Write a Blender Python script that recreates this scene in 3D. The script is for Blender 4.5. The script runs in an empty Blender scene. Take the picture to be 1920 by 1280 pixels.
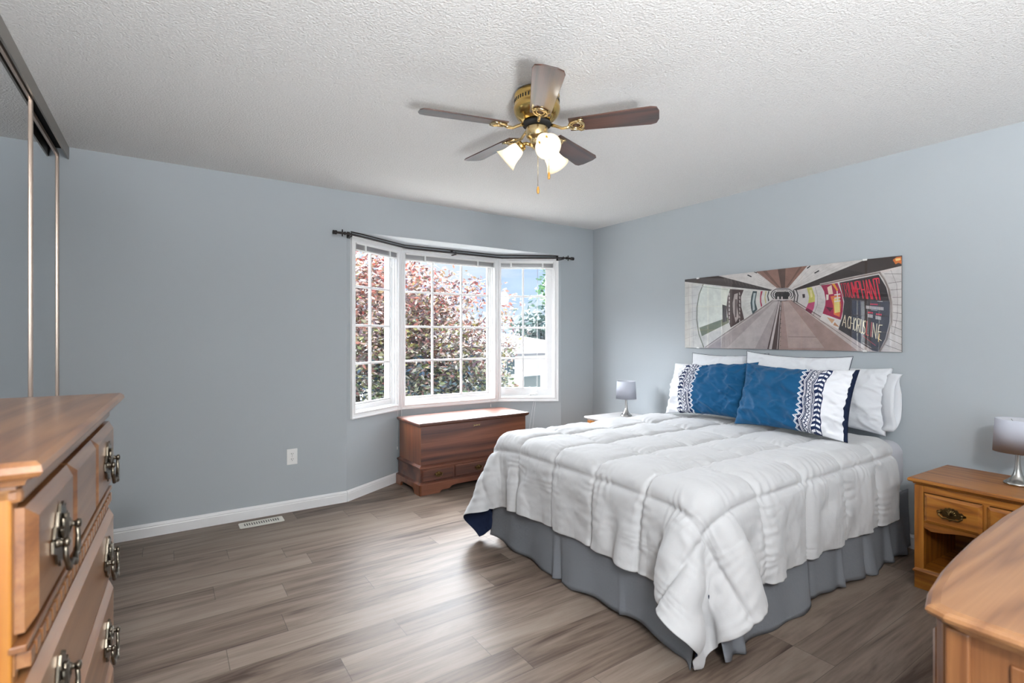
import bpy, math, random
import numpy as np
from mathutils import Matrix, Vector
R=math.radians
PI=math.pi
C=bpy.context.scene.collection
S=bpy.context.scene

# ------------------------------------------------------------------ camera, light, exposure
cam_d=bpy.data.cameras.new('camera'); cam=bpy.data.objects.new('camera',cam_d); C.objects.link(cam)
cam.location=(-3.781,-4.067,1.291); cam.rotation_euler=(R(90),0,R(-33.93))
cam_d.lens=18.0; cam_d.sensor_width=36.0; cam_d.shift_y=-0.00417; cam_d.clip_start=.02; cam_d.clip_end=400
cam_d.dof.use_dof=True; cam_d.dof.focus_distance=3.6; cam_d.dof.aperture_fstop=4.5
S.camera=cam
S.view_settings.view_transform='Standard'; S.view_settings.look='None'
S.view_settings.exposure=0.66; S.view_settings.gamma=1.0; S.view_settings.use_curve_mapping=False
try:
    S.cycles.use_denoising=True; S.cycles.max_bounces=8; S.cycles.diffuse_bounces=5; S.cycles.transparent_max_bounces=16
    S.cycles.sample_clamp_indirect=6.0; S.cycles.caustics_reflective=False; S.cycles.caustics_refractive=False
except Exception: pass
BULB_L=7.0     # radiance of each lit fan bulb
FILL_UP_W=460.0   # added fill uplight, unseen behind the camera, washing the ceiling
FILL_W=112.0     # added fill lamp, unseen behind the camera
SKY_LOW=(.54,.70,1.0); SKY_LOW_S=.72
SKY_HIGH=(.95,.965,1.0); SKY_HIGH_S=29.0
SUN_S=1.3

world=bpy.data.worlds.new('world'); S.world=world; world.use_nodes=True
def build_world():
    nt=world.node_tree; nt.nodes.clear()
    tc=nt.nodes.new('ShaderNodeTexCoord'); sp=nt.nodes.new('ShaderNodeSeparateXYZ'); nt.links.new(tc.outputs['Generated'],sp.inputs[0])
    mr=nt.nodes.new('ShaderNodeMapRange'); mr.interpolation_type='SMOOTHSTEP'
    mr.inputs['From Min'].default_value=.15; mr.inputs['From Max'].default_value=.36
    nt.links.new(sp.outputs[2],mr.inputs[0])
    no=nt.nodes.new('ShaderNodeTexNoise'); no.inputs['Scale'].default_value=3.5; no.inputs['Detail'].default_value=5
    mp=nt.nodes.new('ShaderNodeMapping'); mp.inputs['Scale'].default_value=(1,1,4); nt.links.new(tc.outputs['Generated'],mp.inputs[0]); nt.links.new(mp.outputs[0],no.inputs[0])
    cr=nt.nodes.new('ShaderNodeMapRange'); cr.inputs['From Min'].default_value=.5; cr.inputs['From Max'].default_value=.75; nt.links.new(no.outputs[0],cr.inputs[0])
    lo=nt.nodes.new('ShaderNodeMix'); lo.data_type='RGBA'; nt.links.new(cr.outputs[0],lo.inputs['Factor'])
    lo.inputs['A'].default_value=(*[c*SKY_LOW_S for c in SKY_LOW],1); lo.inputs['B'].default_value=(.70,.72,.74,1)
    ay=nt.nodes.new('ShaderNodeMapRange'); ay.interpolation_type='SMOOTHSTEP'; ay.inputs['From Min'].default_value=-.05; ay.inputs['From Max'].default_value=.45
    nt.links.new(sp.outputs[1],ay.inputs[0]); hz=nt.nodes.new('ShaderNodeMath'); hz.operation='MULTIPLY'; nt.links.new(mr.outputs[0],hz.inputs[0]); nt.links.new(ay.outputs[0],hz.inputs[1])
    mx=nt.nodes.new('ShaderNodeMix'); mx.data_type='RGBA'; nt.links.new(hz.outputs[0],mx.inputs['Factor']); nt.links.new(lo.outputs['Result'],mx.inputs['A'])
    mx.inputs['B'].default_value=(*[c*SKY_HIGH_S for c in SKY_HIGH],1)
    bg=nt.nodes.new('ShaderNodeBackground'); nt.links.new(mx.outputs['Result'],bg.inputs[0])
    out=nt.nodes.new('ShaderNodeOutputWorld'); nt.links.new(bg.outputs[0],out.inputs[0])
build_world()
sd=bpy.data.lights.new('sun','SUN'); sd.energy=SUN_S; sd.angle=R(1); sd.color=(1,.96,.9)
sun=bpy.data.objects.new('sun',sd); C.objects.link(sun); sun.rotation_euler=(R(48),0,R(-28))   # from behind the house, over its roof
pd=bpy.data.lights.new('window_portal','AREA'); pd.shape='RECTANGLE'; pd.size=2.3; pd.size_y=1.5; pd.cycles.is_portal=True
po=bpy.data.objects.new('window_portal',pd); C.objects.link(po); po.location=(-1.52,.50,1.38); po.rotation_euler=(R(-90),0,0)

# ------------------------------------------------------------------ mesh helpers
class MB:
    def __init__(s): s.v=[]; s.f=[]; s.m=[]; s.uv=None; s.sm=[]
    def add(s,vs,fs,m=0,smooth=False):
        o=len(s.v); s.v+=[tuple(float(c) for c in q) for q in vs]
        for f in fs: s.f.append([i+o for i in f]); s.m.append(m); s.sm.append(smooth)
        return s
    def box(s,x0,x1,y0,y1,z0,z1,m=0):
        vs=[(x0,y0,z0),(x1,y0,z0),(x1,y1,z0),(x0,y1,z0),(x0,y0,z1),(x1,y0,z1),(x1,y1,z1),(x0,y1,z1)]
        return s.add(vs,[(0,3,2,1),(4,5,6,7),(0,1,5,4),(1,2,6,5),(2,3,7,6),(3,0,4,7)],m)
    def prism(s,poly,h0,h1,axis='z',m=0):
        """poly 2D, extruded along axis; x-> (y,z), y-> (x,z), z-> (x,y)"""
        n=len(poly)
        def P(a,b,h): return {'z':(a,b,h),'y':(a,h,b),'x':(h,a,b)}[axis]
        vs=[P(a,b,h0) for a,b in poly]+[P(a,b,h1) for a,b in poly]
        return s.add(vs,[list(range(n))[::-1],[n+i for i in range(n)]]+[(i,(i+1)%n,n+(i+1)%n,n+i) for i in range(n)],m)
    def lathe(s,prof,n=32,c=(0,0,0),M=None,m=0,cap=True,smooth=True):
        vs=[];fs=[]
        for r,z in prof:
            for k in range(n):
                a=2*PI*k/n; p=Vector((r*math.cos(a),r*math.sin(a),z))
                if M is not None: p=M@p
                vs.append((p.x+c[0],p.y+c[1],p.z+c[2]))
        for i in range(len(prof)-1):
            for k in range(n):
                fs.append((i*n+k,i*n+(k+1)%n,(i+1)*n+(k+1)%n,(i+1)*n+k))
        s.add(vs,fs,m,smooth)
        if cap:
            o=len(s.v)-len(vs)
            for i,rev in ((0,True),(len(prof)-1,False)):
                if prof[i][0]>1e-4:
                    ring=[o+i*n+k for k in range(n)]; s.f.append(ring[::-1] if rev else ring); s.m.append(m); s.sm.append(False)
        return s
    def tube(s,path,r,n=10,m=0,closed=False,cap=True,scale=None):
        path=[Vector(p) for p in path]; k=len(path); vs=[];fs=[]
        prev=None
        for i,p in enumerate(path):
            if closed: t=(path[(i+1)%k]-path[i-1]).normalized()
            else: t=(path[min(i+1,k-1)]-path[max(i-1,0)]).normalized()
            if prev is None:
                a=Vector((0,0,1)) if abs(t.z)<.9 else Vector((1,0,0)); u=t.cross(a).normalized()
            else: u=(prev-t*prev.dot(t)).normalized()
            w=t.cross(u); prev=u
            rr=r[i] if isinstance(r,(list,tuple)) else r
            for j in range(n):
                a=2*PI*j/n; q=p+(u*math.cos(a)+w*math.sin(a))*rr; vs.append(tuple(q))
        kk=k if closed else k-1
        for i in range(kk):
            for j in range(n): fs.append((i*n+j,i*n+(j+1)%n,((i+1)%k)*n+(j+1)%n,((i+1)%k)*n+j))
        s.add(vs,fs,m,True)
        if cap and not closed:
            o=len(s.v)-len(vs); s.f.append([o+j for j in range(n)][::-1]); s.m.append(m); s.sm.append(False)
            s.f.append([o+(k-1)*n+j for j in range(n)]); s.m.append(m); s.sm.append(False)
        return s
    def sweep(s,prof,path,m=0,closed=False,up=(0,0,1)):
        """profile (d,z): d to the LEFT normal side of the 2D path; mitred"""
        P=[Vector((p[0],p[1],0)) for p in path]; z0=[p[2] if len(p)>2 else 0 for p in path]; k=len(P); vs=[];fs=[];n=len(prof)
        for i in range(k):
            if closed: a=(P[i]-P[i-1]).normalized(); b=(P[(i+1)%k]-P[i]).normalized()
            else:
                a=(P[i]-P[i-1]).normalized() if i>0 else (P[1]-P[0]).normalized()
                b=(P[i+1]-P[i]).normalized() if i<k-1 else a
            na=Vector((-a.y,a.x,0)); nb=Vector((-b.y,b.x,0)); nn=(na+nb).normalized(); sc=1/max(nn.dot(na),.2)
            for d,z in prof: q=P[i]+nn*(d*sc); vs.append((q.x,q.y,z0[i]+z))
        for i in range(k if closed else k-1):
            for j in range(n):
                fs.append((i*n+j,i*n+(j+1)%n,((i+1)%k)*n+(j+1)%n,((i+1)%k)*n+j))
        s.add(vs,fs,m)
        if not closed:
            o=len(s.v)-len(vs)
            s.f.append([o+j for j in range(n)]); s.m.append(m); s.sm.append(False)
            s.f.append([o+(k-1)*n+j for j in range(n)][::-1]); s.m.append(m); s.sm.append(False)
        return s
    def xform(s,M,start=0):
        for i in range(start,len(s.v)):
            q=M@Vector(s.v[i]); s.v[i]=(q.x,q.y,q.z)
        return s

def obj(name,mb,mat,parent=None,bevel=0,seg=2,smooth=None,uv=None):
    me=bpy.data.meshes.new(name); me.from_pydata(mb.v,[],mb.f)
    for mm in (mat if isinstance(mat,(list,tuple)) else [mat]): me.materials.append(mm)
    me.polygons.foreach_set('material_index',mb.m)
    if smooth is None: sm=mb.sm
    else: sm=[bool(smooth)]*len(mb.f)
    me.polygons.foreach_set('use_smooth',sm)
    import bmesh
    bm=bmesh.new(); bm.from_mesh(me); bmesh.ops.recalc_face_normals(bm,faces=bm.faces); bm.to_mesh(me); bm.free()
    if uv is not None:
        l=me.uv_layers.new(name='UVMap'); vi=np.zeros(len(me.loops),dtype=np.int32); me.loops.foreach_get('vertex_index',vi)
        l.data.foreach_set('uv',np.asarray(uv,dtype=np.float32)[vi].ravel())
    me.update()
    o=bpy.data.objects.new(name,me); C.objects.link(o)
    if parent is not None: o.parent=parent
    if bevel:
        b=o.modifiers.new('bevel','BEVEL'); b.width=bevel; b.segments=seg; b.limit_method='ANGLE'; b.angle_limit=R(40); b.harden_normals=False
    return o
def tag(o,label=None,cat=None,group=None,kind=None):
    if label: o['label']=label
    if cat: o['category']=cat
    if group: o['group']=group
    if kind: o['kind']=kind
    return o
def thing(name,label,cat,loc=(0,0,0),rz=0,group=None):
    o=bpy.data.objects.new(name,None); C.objects.link(o); o.empty_display_size=.1
    o.location=loc; o.rotation_euler=(0,0,rz); return tag(o,label,cat,group)
def struct(name,mb,mat,**k):
    o=obj(name,mb,mat,**k); o['kind']='structure'; return o
def dup(root,loc=None,rz=None,label=None):
    r=root.copy(); C.objects.link(r)
    if loc is not None: r.location=loc
    if rz is not None: r.rotation_euler=(0,0,rz)
    if label: r['label']=label
    for ch in list(root.children):
        c=ch.copy(); C.objects.link(c); c.parent=r
        for g in list(ch.children):
            d=g.copy(); C.objects.link(d); d.parent=c
    return r

# ------------------------------------------------------------------ node helpers
def srgb(r,g,b):
    f=lambda c:(c/255/12.92) if c<=10.3 else ((c/255+.055)/1.055)**2.4
    return (f(r),f(g),f(b))
class E:
    """tiny expression wrapper over math nodes"""
    nt=None
    def __init__(s,k): s.k=k
    @staticmethod
    def op(o,*a):
        n=E.nt.nodes.new('ShaderNodeMath'); n.operation=o
        for i,x in enumerate(a):
            x=x.k if isinstance(x,E) else x
            if isinstance(x,(int,float)): n.inputs[i].default_value=x
            else: E.nt.links.new(x,n.inputs[i])
        return E(n.outputs[0])
    def __add__(s,o): return E.op('ADD',s,o)
    __radd__=__add__
    def __sub__(s,o): return E.op('SUBTRACT',s,o)
    def __rsub__(s,o): return E.op('SUBTRACT',o,s)
    def __mul__(s,o): return E.op('MULTIPLY',s,o)
    __rmul__=__mul__
    def __truediv__(s,o): return E.op('DIVIDE',s,o)
    def fract(s): return E.op('FRACT',s)
    def floor(s): return E.op('FLOOR',s)
    def abs(s): return E.op('ABSOLUTE',s)
    def lt(s,o): return E.op('LESS_THAN',s,o)
    def gt(s,o): return E.op('GREATER_THAN',s,o)
    def max(s,o): return E.op('MAXIMUM',s,o)
    def min(s,o): return E.op('MINIMUM',s,o)
def newmat(name):
    m=bpy.data.materials.new(name); m.use_nodes=True; nt=m.node_tree; b=nt.nodes['Principled BSDF']; E.nt=nt; return m,nt,b
def node(nt,t,**k):
    n=nt.nodes.new(t)
    for a,v in k.items():
        if hasattr(n,a): setattr(n,a,v)
        else: n.inputs[a].default_value=v
    return n
def mat(name,col,rough=.5,metal=0,spec=.5,coat=0,coat_r=.1,bump=0,bscale=200,var=0,vscale=4,sheen=0,emit=None,es=0,trans=0,sub=0):
    m,nt,b=newmat(name); b.inputs['Base Color'].default_value=(*col,1); b.inputs['Roughness'].default_value=rough; b.inputs['Metallic'].default_value=metal
    b.inputs['Specular IOR Level'].default_value=spec; b.inputs['Coat Weight'].default_value=coat; b.inputs['Coat Roughness'].default_value=coat_r
    b.inputs['Sheen Weight'].default_value=sheen; b.inputs['Transmission Weight'].default_value=trans
    if emit: b.inputs['Emission Color'].default_value=(*emit,1); b.inputs['Emission Strength'].default_value=es
    tc=node(nt,'ShaderNodeTexCoord')
    if var:
        no=node(nt,'ShaderNodeTexNoise',Scale=vscale,Detail=4); nt.links.new(tc.outputs['Object'],no.inputs['Vector'])
        mx=node(nt,'ShaderNodeMix'); mx.data_type='RGBA'; nt.links.new(no.outputs[0],mx.inputs['Factor'])
        mx.inputs['A'].default_value=(*[c*(1-var) for c in col],1); mx.inputs['B'].default_value=(*[min(1,c*(1+var)) for c in col],1)
        nt.links.new(mx.outputs['Result'],b.inputs['Base Color'])
    if bump:
        no=node(nt,'ShaderNodeTexNoise',Scale=bscale,Detail=3); nt.links.new(tc.outputs['Object'],no.inputs['Vector'])
        bp=node(nt,'ShaderNodeBump',Strength=bump,Distance=.01); nt.links.new(no.outputs[0],bp.inputs['Height']); nt.links.new(bp.outputs[0],b.inputs['Normal'])
    return m
def wood(name,c0,c1,c2,axis='z',scale=1.0,rough=.35,coat=.5,coat_r=.15,seed=0,rings=.6):
    """c0 dark grain, c1 mid, c2 light; grain runs along axis"""
    m,nt,b=newmat(name)
    tc=node(nt,'ShaderNodeTexCoord'); mp=node(nt,'ShaderNodeMapping')
    sc={'x':(.9,9,9),'y':(9,.9,9),'z':(9,9,.9)}[axis]; mp.inputs['Scale'].default_value=[s_*scale for s_ in sc]; mp.inputs['Location'].default_value=(seed*3.1,seed*1.7,seed*2.3)
    nt.links.new(tc.outputs['Object'],mp.inputs[0])
    n1=node(nt,'ShaderNodeTexNoise',Scale=.55,Detail=3,Distortion=.6); nt.links.new(mp.outputs[0],n1.inputs['Vector'])
    r=(E(n1.outputs[0])*(14*rings)).fract(); tri=((r-.5).abs()*2)
    mp2=node(nt,'ShaderNodeMapping'); mp2.inputs['Scale'].default_value=[s_*scale*k for s_,k in zip(sc,(8,8,8))]; 
    sc2={'x':(3,120,120),'y':(120,3,120),'z':(120,120,3)}[axis]; mp2.inputs['Scale'].default_value=sc2
    nt.links.new(tc.outputs['Object'],mp2.inputs[0])
    n2=node(nt,'ShaderNodeTexNoise',Scale=1.5,Detail=4); nt.links.new(mp2.outputs[0],n2.inputs['Vector'])
    fac=tri*.5+E(n2.outputs[0])*.45+E(n1.outputs[0])*.25-.1
    cr=node(nt,'ShaderNodeValToRGB'); e=cr.color_ramp.elements; e[0].position=.15; e[0].color=(*c0,1); e[1].position=.85; e[1].color=(*c2,1)
    x=e.new(.5); x.color=(*c1,1)
    nt.links.new(fac.k,cr.inputs[0]); nt.links.new(cr.outputs[0],b.inputs['Base Color'])
    b.inputs['Roughness'].default_value=rough; b.inputs['Coat Weight'].default_value=coat; b.inputs['Coat Roughness'].default_value=coat_r
    bp=node(nt,'ShaderNodeBump',Strength=.12,Distance=.002); nt.links.new(n2.outputs[0],bp.inputs['Height']); nt.links.new(bp.outputs[0],b.inputs['Normal'])
    return m

M={}
M['wall']=mat('blue_grey_wall_paint',srgb(176,182,186),rough=.6,spec=.3,bump=.06,bscale=260)
M['white']=mat('white_trim_paint',srgb(238,238,238),rough=.35,spec=.5)
M['ceil_white']=mat('soffit_paint',srgb(205,210,213),rough=.7)
def ceiling_mat():
    m,nt,b=newmat('stippled_ceiling'); b.inputs['Base Color'].default_value=(*srgb(228,226,224),1); b.inputs['Roughness'].default_value=.9; b.inputs['Specular IOR Level'].default_value=.1
    tc=node(nt,'ShaderNodeTexCoord')
    v=node(nt,'ShaderNodeTexNoise',Scale=120,Detail=4,Roughness=.65); nt.links.new(tc.outputs['Object'],v.inputs['Vector'])
    v2=node(nt,'ShaderNodeTexVoronoi',Scale=90); nt.links.new(tc.outputs['Object'],v2.inputs['Vector'])
    h=E(v.outputs[0])*1.0-E(v2.outputs['Distance'])*.35
    bp=node(nt,'ShaderNodeBump',Strength=.75,Distance=.010); nt.links.new(h.k,bp.inputs['Height']); nt.links.new(bp.outputs[0],b.inputs['Normal'])
    sh=node(nt,'ShaderNodeMapRange'); sh.inputs['From Min'].default_value=.3; sh.inputs['From Max'].default_value=.7; sh.inputs['To Min'].default_value=.9; sh.inputs['To Max'].default_value=1.0
    nt.links.new(v.outputs[0],sh.inputs[0]); mx=node(nt,'ShaderNodeMix'); mx.data_type='RGBA'; mx.blend_type='MULTIPLY'; mx.inputs['Factor'].default_value=1
    mx.inputs['A'].default_value=(*srgb(243,242,240),1); cc=node(nt,'ShaderNodeCombineColor'); [nt.links.new(sh.outputs[0],cc.inputs[i]) for i in range(3)]
    nt.links.new(cc.outputs[0],mx.inputs['B']); nt.links.new(mx.outputs['Result'],b.inputs['Base Color'])
    return m
M['ceiling']=ceiling_mat()
def floor_mat():
    m,nt,b=newmat('grey_oak_laminate')
    tc=node(nt,'ShaderNodeTexCoord'); sp=node(nt,'ShaderNodeSeparateXYZ'); nt.links.new(tc.outputs['Object'],sp.inputs[0])
    X=E(sp.outputs[0]); Y=E(sp.outputs[1]); pw=.162; pl=1.21
    row=((Y+.03)/pw).floor(); yy=((Y+.03)/pw).fract()
    wn=node(nt,'ShaderNodeTexWhiteNoise',noise_dimensions='1D'); nt.links.new(row.k,wn.inputs['W'])
    xo=(X+E(wn.outputs['Value'])*pl*3.0)/pl; cell=xo.floor(); xx=xo.fract()
    idn=(row*17.3+cell*5.7)
    w2=node(nt,'ShaderNodeTexWhiteNoise',noise_dimensions='1D'); nt.links.new(idn.k,w2.inputs['W']); rnd=E(w2.outputs['Value'])
    cb=node(nt,'ShaderNodeCombineXYZ'); nt.links.new((X*1.1+rnd*31).k,cb.inputs[0]); nt.links.new((Y*11+rnd*17).k,cb.inputs[1])
    n1=node(nt,'ShaderNodeTexNoise',Scale=1.0,Detail=5,Distortion=1.2,Roughness=.6); nt.links.new(cb.outputs[0],n1.inputs['Vector'])
    cb2=node(nt,'ShaderNodeCombineXYZ'); nt.links.new((X*5+rnd*31).k,cb2.inputs[0]); nt.links.new((Y*90).k,cb2.inputs[1])
    n2=node(nt,'ShaderNodeTexNoise',Scale=1.0,Detail=3); nt.links.new(cb2.outputs[0],n2.inputs['Vector'])
    fac=E(n1.outputs[0])*1.05+E(n2.outputs[0])*.3+rnd*.28-.42
    cr=node(nt,'ShaderNodeValToRGB'); e=cr.color_ramp.elements; e[0].position=.12; e[0].color=(*srgb(74,60,52),1); e[1].position=.9; e[1].color=(*srgb(158,144,132),1)
    for p_,c_ in ((.3,srgb(112,97,86)),(.5,srgb(134,119,107)),(.7,srgb(146,132,120))): x=e.new(p_); x.color=(*c_,1)
    nt.links.new(fac.k,cr.inputs[0])
    gy=(yy.min(1-yy))*pw; gx=(xx.min(1-xx))*pl
    g=(gy.lt(.0011)).max(gx.lt(.0014))
    mx=node(nt,'ShaderNodeMix'); mx.data_type='RGBA'; nt.links.new((g*.55).k,mx.inputs['Factor']); nt.links.new(cr.outputs[0],mx.inputs['A']); mx.inputs['B'].default_value=(.03,.024,.02,1)
    nt.links.new(mx.outputs['Result'],b.inputs['Base Color'])
    b.inputs['Specular IOR Level'].default_value=.17
    rr=E(n2.outputs[0])*.12+.34; nt.links.new(rr.k,b.inputs['Roughness'])
    bp=node(nt,'ShaderNodeBump',Strength=.25,Distance=.002); nt.links.new((E(n2.outputs[0])*.35-g*1.0).k,bp.inputs['Height']); nt.links.new(bp.outputs[0],b.inputs['Normal'])
    return m
M['floor']=floor_mat()
def glass_fac(nt,ior):
    f=nt.nodes.new('ShaderNodeFresnel'); f.inputs[0].default_value=ior; g=nt.nodes.new('ShaderNodeNewGeometry')
    E.nt=nt; return (E(f.outputs[0])*(1-E(g.outputs['Backfacing']))).k
def glass_mat():
    m=bpy.data.materials.new('window_glass'); m.use_nodes=True; nt=m.node_tree; nt.nodes.clear()
    t=nt.nodes.new('ShaderNodeBsdfTransparent'); g=nt.nodes.new('ShaderNodeBsdfGlossy'); g.inputs['Roughness'].default_value=.01; t.inputs[0].default_value=(.95,.97,.98,1)
    mx=nt.nodes.new('ShaderNodeMixShader'); o=nt.nodes.new('ShaderNodeOutputMaterial')
    nt.links.new(glass_fac(nt,1.4),mx.inputs[0]); nt.links.new(t.outputs[0],mx.inputs[1]); nt.links.new(g.outputs[0],mx.inputs[2]); nt.links.new(mx.outputs[0],o.inputs[0]); return m
M['glass']=glass_mat()
M['mirror']=mat('mirror_glass',(.80,.83,.85),rough=.0,metal=1)
M['track']=mat('bronze_anodised_track',srgb(150,145,138),rough=.35,metal=.85)
M['stile']=mat('champagne_door_stile',srgb(190,172,158),rough=.3,metal=.6)
M['brass']=mat('polished_brass',srgb(205,172,104),rough=.16,metal=1)
M['dark_slot']=mat('dark_slot',(.01,.01,.01),rough=.8)
M['pewter']=mat('antique_pewter',srgb(104,97,86),rough=.28,metal=1,var=.35,vscale=120)
M['antique']=mat('antique_brass',srgb(104,84,52),rough=.3,metal=1,var=.5,vscale=160)
M['goldbrass']=mat('pale_brass',srgb(214,192,146),rough=.25,metal=1)
M['nickel']=mat('brushed_nickel',srgb(176,174,170),rough=.27,metal=1)
M['shade']=mat('grey_linen_shade',srgb(196,199,210),rough=.9,spec=.1,bump=.25,bscale=500)
M['shade_in']=mat('white_shade_lining',srgb(206,208,214),rough=.9)
M['rod']=mat('dark_bronze_rod',srgb(52,48,47),rough=.4,metal=.7)
M['blind']=mat('grey_white_blind_slat',srgb(228,228,230),rough=.45)
M['cord']=mat('white_cord',srgb(232,232,232),rough=.7)
M['plastic']=mat('white_plastic',srgb(240,240,238),rough=.3)
M['black']=mat('black_hole',(.012,.012,.012),rough=.7)
M['vent']=mat('cream_register_enamel',srgb(232,228,218),rough=.35)
M['walnut']=wood('walnut_blade',srgb(40,22,16),srgb(66,38,28),srgb(92,54,40),axis='x',rough=.32,coat=.8,coat_r=.16)
oak=(srgb(112,62,14),srgb(152,92,26),srgb(172,114,42))
M['oak_x']=wood('golden_oak_x',*oak,axis='x',rough=.42,coat=.3,coat_r=.2,seed=1)
M['oak_y']=wood('golden_oak_y',*oak,axis='y',rough=.36,coat=.5,coat_r=.2,seed=2)
M['oak_z']=wood('golden_oak_z',*oak,axis='z',rough=.45,coat=.25,coat_r=.22,seed=3)
hc=(srgb(104,62,34),srgb(134,88,52),srgb(152,106,66))
M['honey_y']=wood('honey_oak_y',*hc,axis='y',rough=.34,coat=.6,coat_r=.2,seed=4)
M['honey_z']=wood('honey_oak_z',*hc,axis='z',rough=.4,coat=.5,coat_r=.2,seed=5)
M['honey_x']=wood('honey_oak_x',*hc,axis='x',rough=.34,coat=.6,coat_r=.2,seed=6)
cc_=(srgb(54,28,22),srgb(96,54,38),srgb(124,76,54))
M['cherry_x']=wood('cherry_cedar_x',*cc_,axis='x',scale=.6,rough=.4,coat=.35,coat_r=.2,seed=7,rings=.35)
M['cherry_z']=wood('cherry_cedar_z',srgb(74,38,20),srgb(120,68,40),srgb(142,86,54),axis='z',scale=.6,rough=.34,coat=.6,coat_r=.16,seed=8,rings=.35)
M['darkwood']=mat('dark_wood_inside',srgb(56,36,22),rough=.6)
M['white_cotton']=mat('white_cotton',srgb(222,224,228),rough=.85,spec=.15,sheen=.15,bump=.12,bscale=60)
M['comforter']=mat('white_comforter_cotton',srgb(196,196,197),rough=.8,spec=.2,sheen=.2,bump=.10,bscale=45)
M['navy']=mat('navy_cotton',srgb(24,34,58),rough=.85,spec=.2)
M['sheet']=mat('pale_grey_sheet',srgb(196,196,202),rough=.85,spec=.15,bump=.15,bscale=30)
M['skirt']=mat('grey_bed_skirt_cotton',srgb(124,127,133),rough=.85,spec=.15,bump=.15,bscale=60)

# ------------------------------------------------------------------ room shell
A=(-2.613,0.0); B=(-2.03,.335); Cc=(-1.0,.335); D=(-.44,0.0); H=2.44; SOF=2.127; XL=-4.40
outline=[(XL,-6.2),(0,-6.2),(0,0),D,Cc,B,A,(XL,0)]
struct('floor',MB().prism(outline,-.12,0),M['floor'])
struct('ceiling',MB().box(XL-.12,.12,-6.32,.12,H,H+.12),M['ceiling'])
struct('wall_back',MB().prism([(XL-.12,0),(A[0],0),(A[0],SOF),(D[0],SOF),(D[0],0),(.12,0),(.12,H),(XL-.12,H)],0,.02,'y'),M['wall'])
struct('wall_right',MB().box(0,.12,-6.32,0,0,H),M['wall'])
struct('wall_left',MB().box(XL-.12,XL,-6.32,0,0,H),M['wall'])
struct('wall_front',MB().box(XL,0,-6.32,-6.2,0,H),M['wall'])
struct('ceiling_bay',MB().prism([(A[0]-.1,.001),(D[0]+.1,.001),(D[0]+.1,.6),(A[0]-.1,.6)],SOF-.001,SOF+.08),M['ceil_white'])
struct('floor_bay_underside',MB().prism([A,D,(D[0]+.05,.2),(Cc[0],.5),(B[0],.5),(A[0]-.05,.2)],-.2,-.125),M['white'])

BBP=[(0,0),(.014,0),(.014,.058),(.0115,.064),(.0135,.069),(.009,.078),(.004,.085),(0,.085)]
def base(name,path):
    # the room lies to the right of the path: mirror the profile
    struct(name,MB().sweep([(-d,z) for d,z in BBP],path),M['white'])
base('baseboard_back',[(XL+.02,0),A])
base('baseboard_bay_left',[A,B]); base('baseboard_bay_center',[B,Cc]); base('baseboard_bay_right',[Cc,D])
base('baseboard_back_right',[D,(0,0)]); base('baseboard_right',[(0,0),(0,-6.2)])

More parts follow.
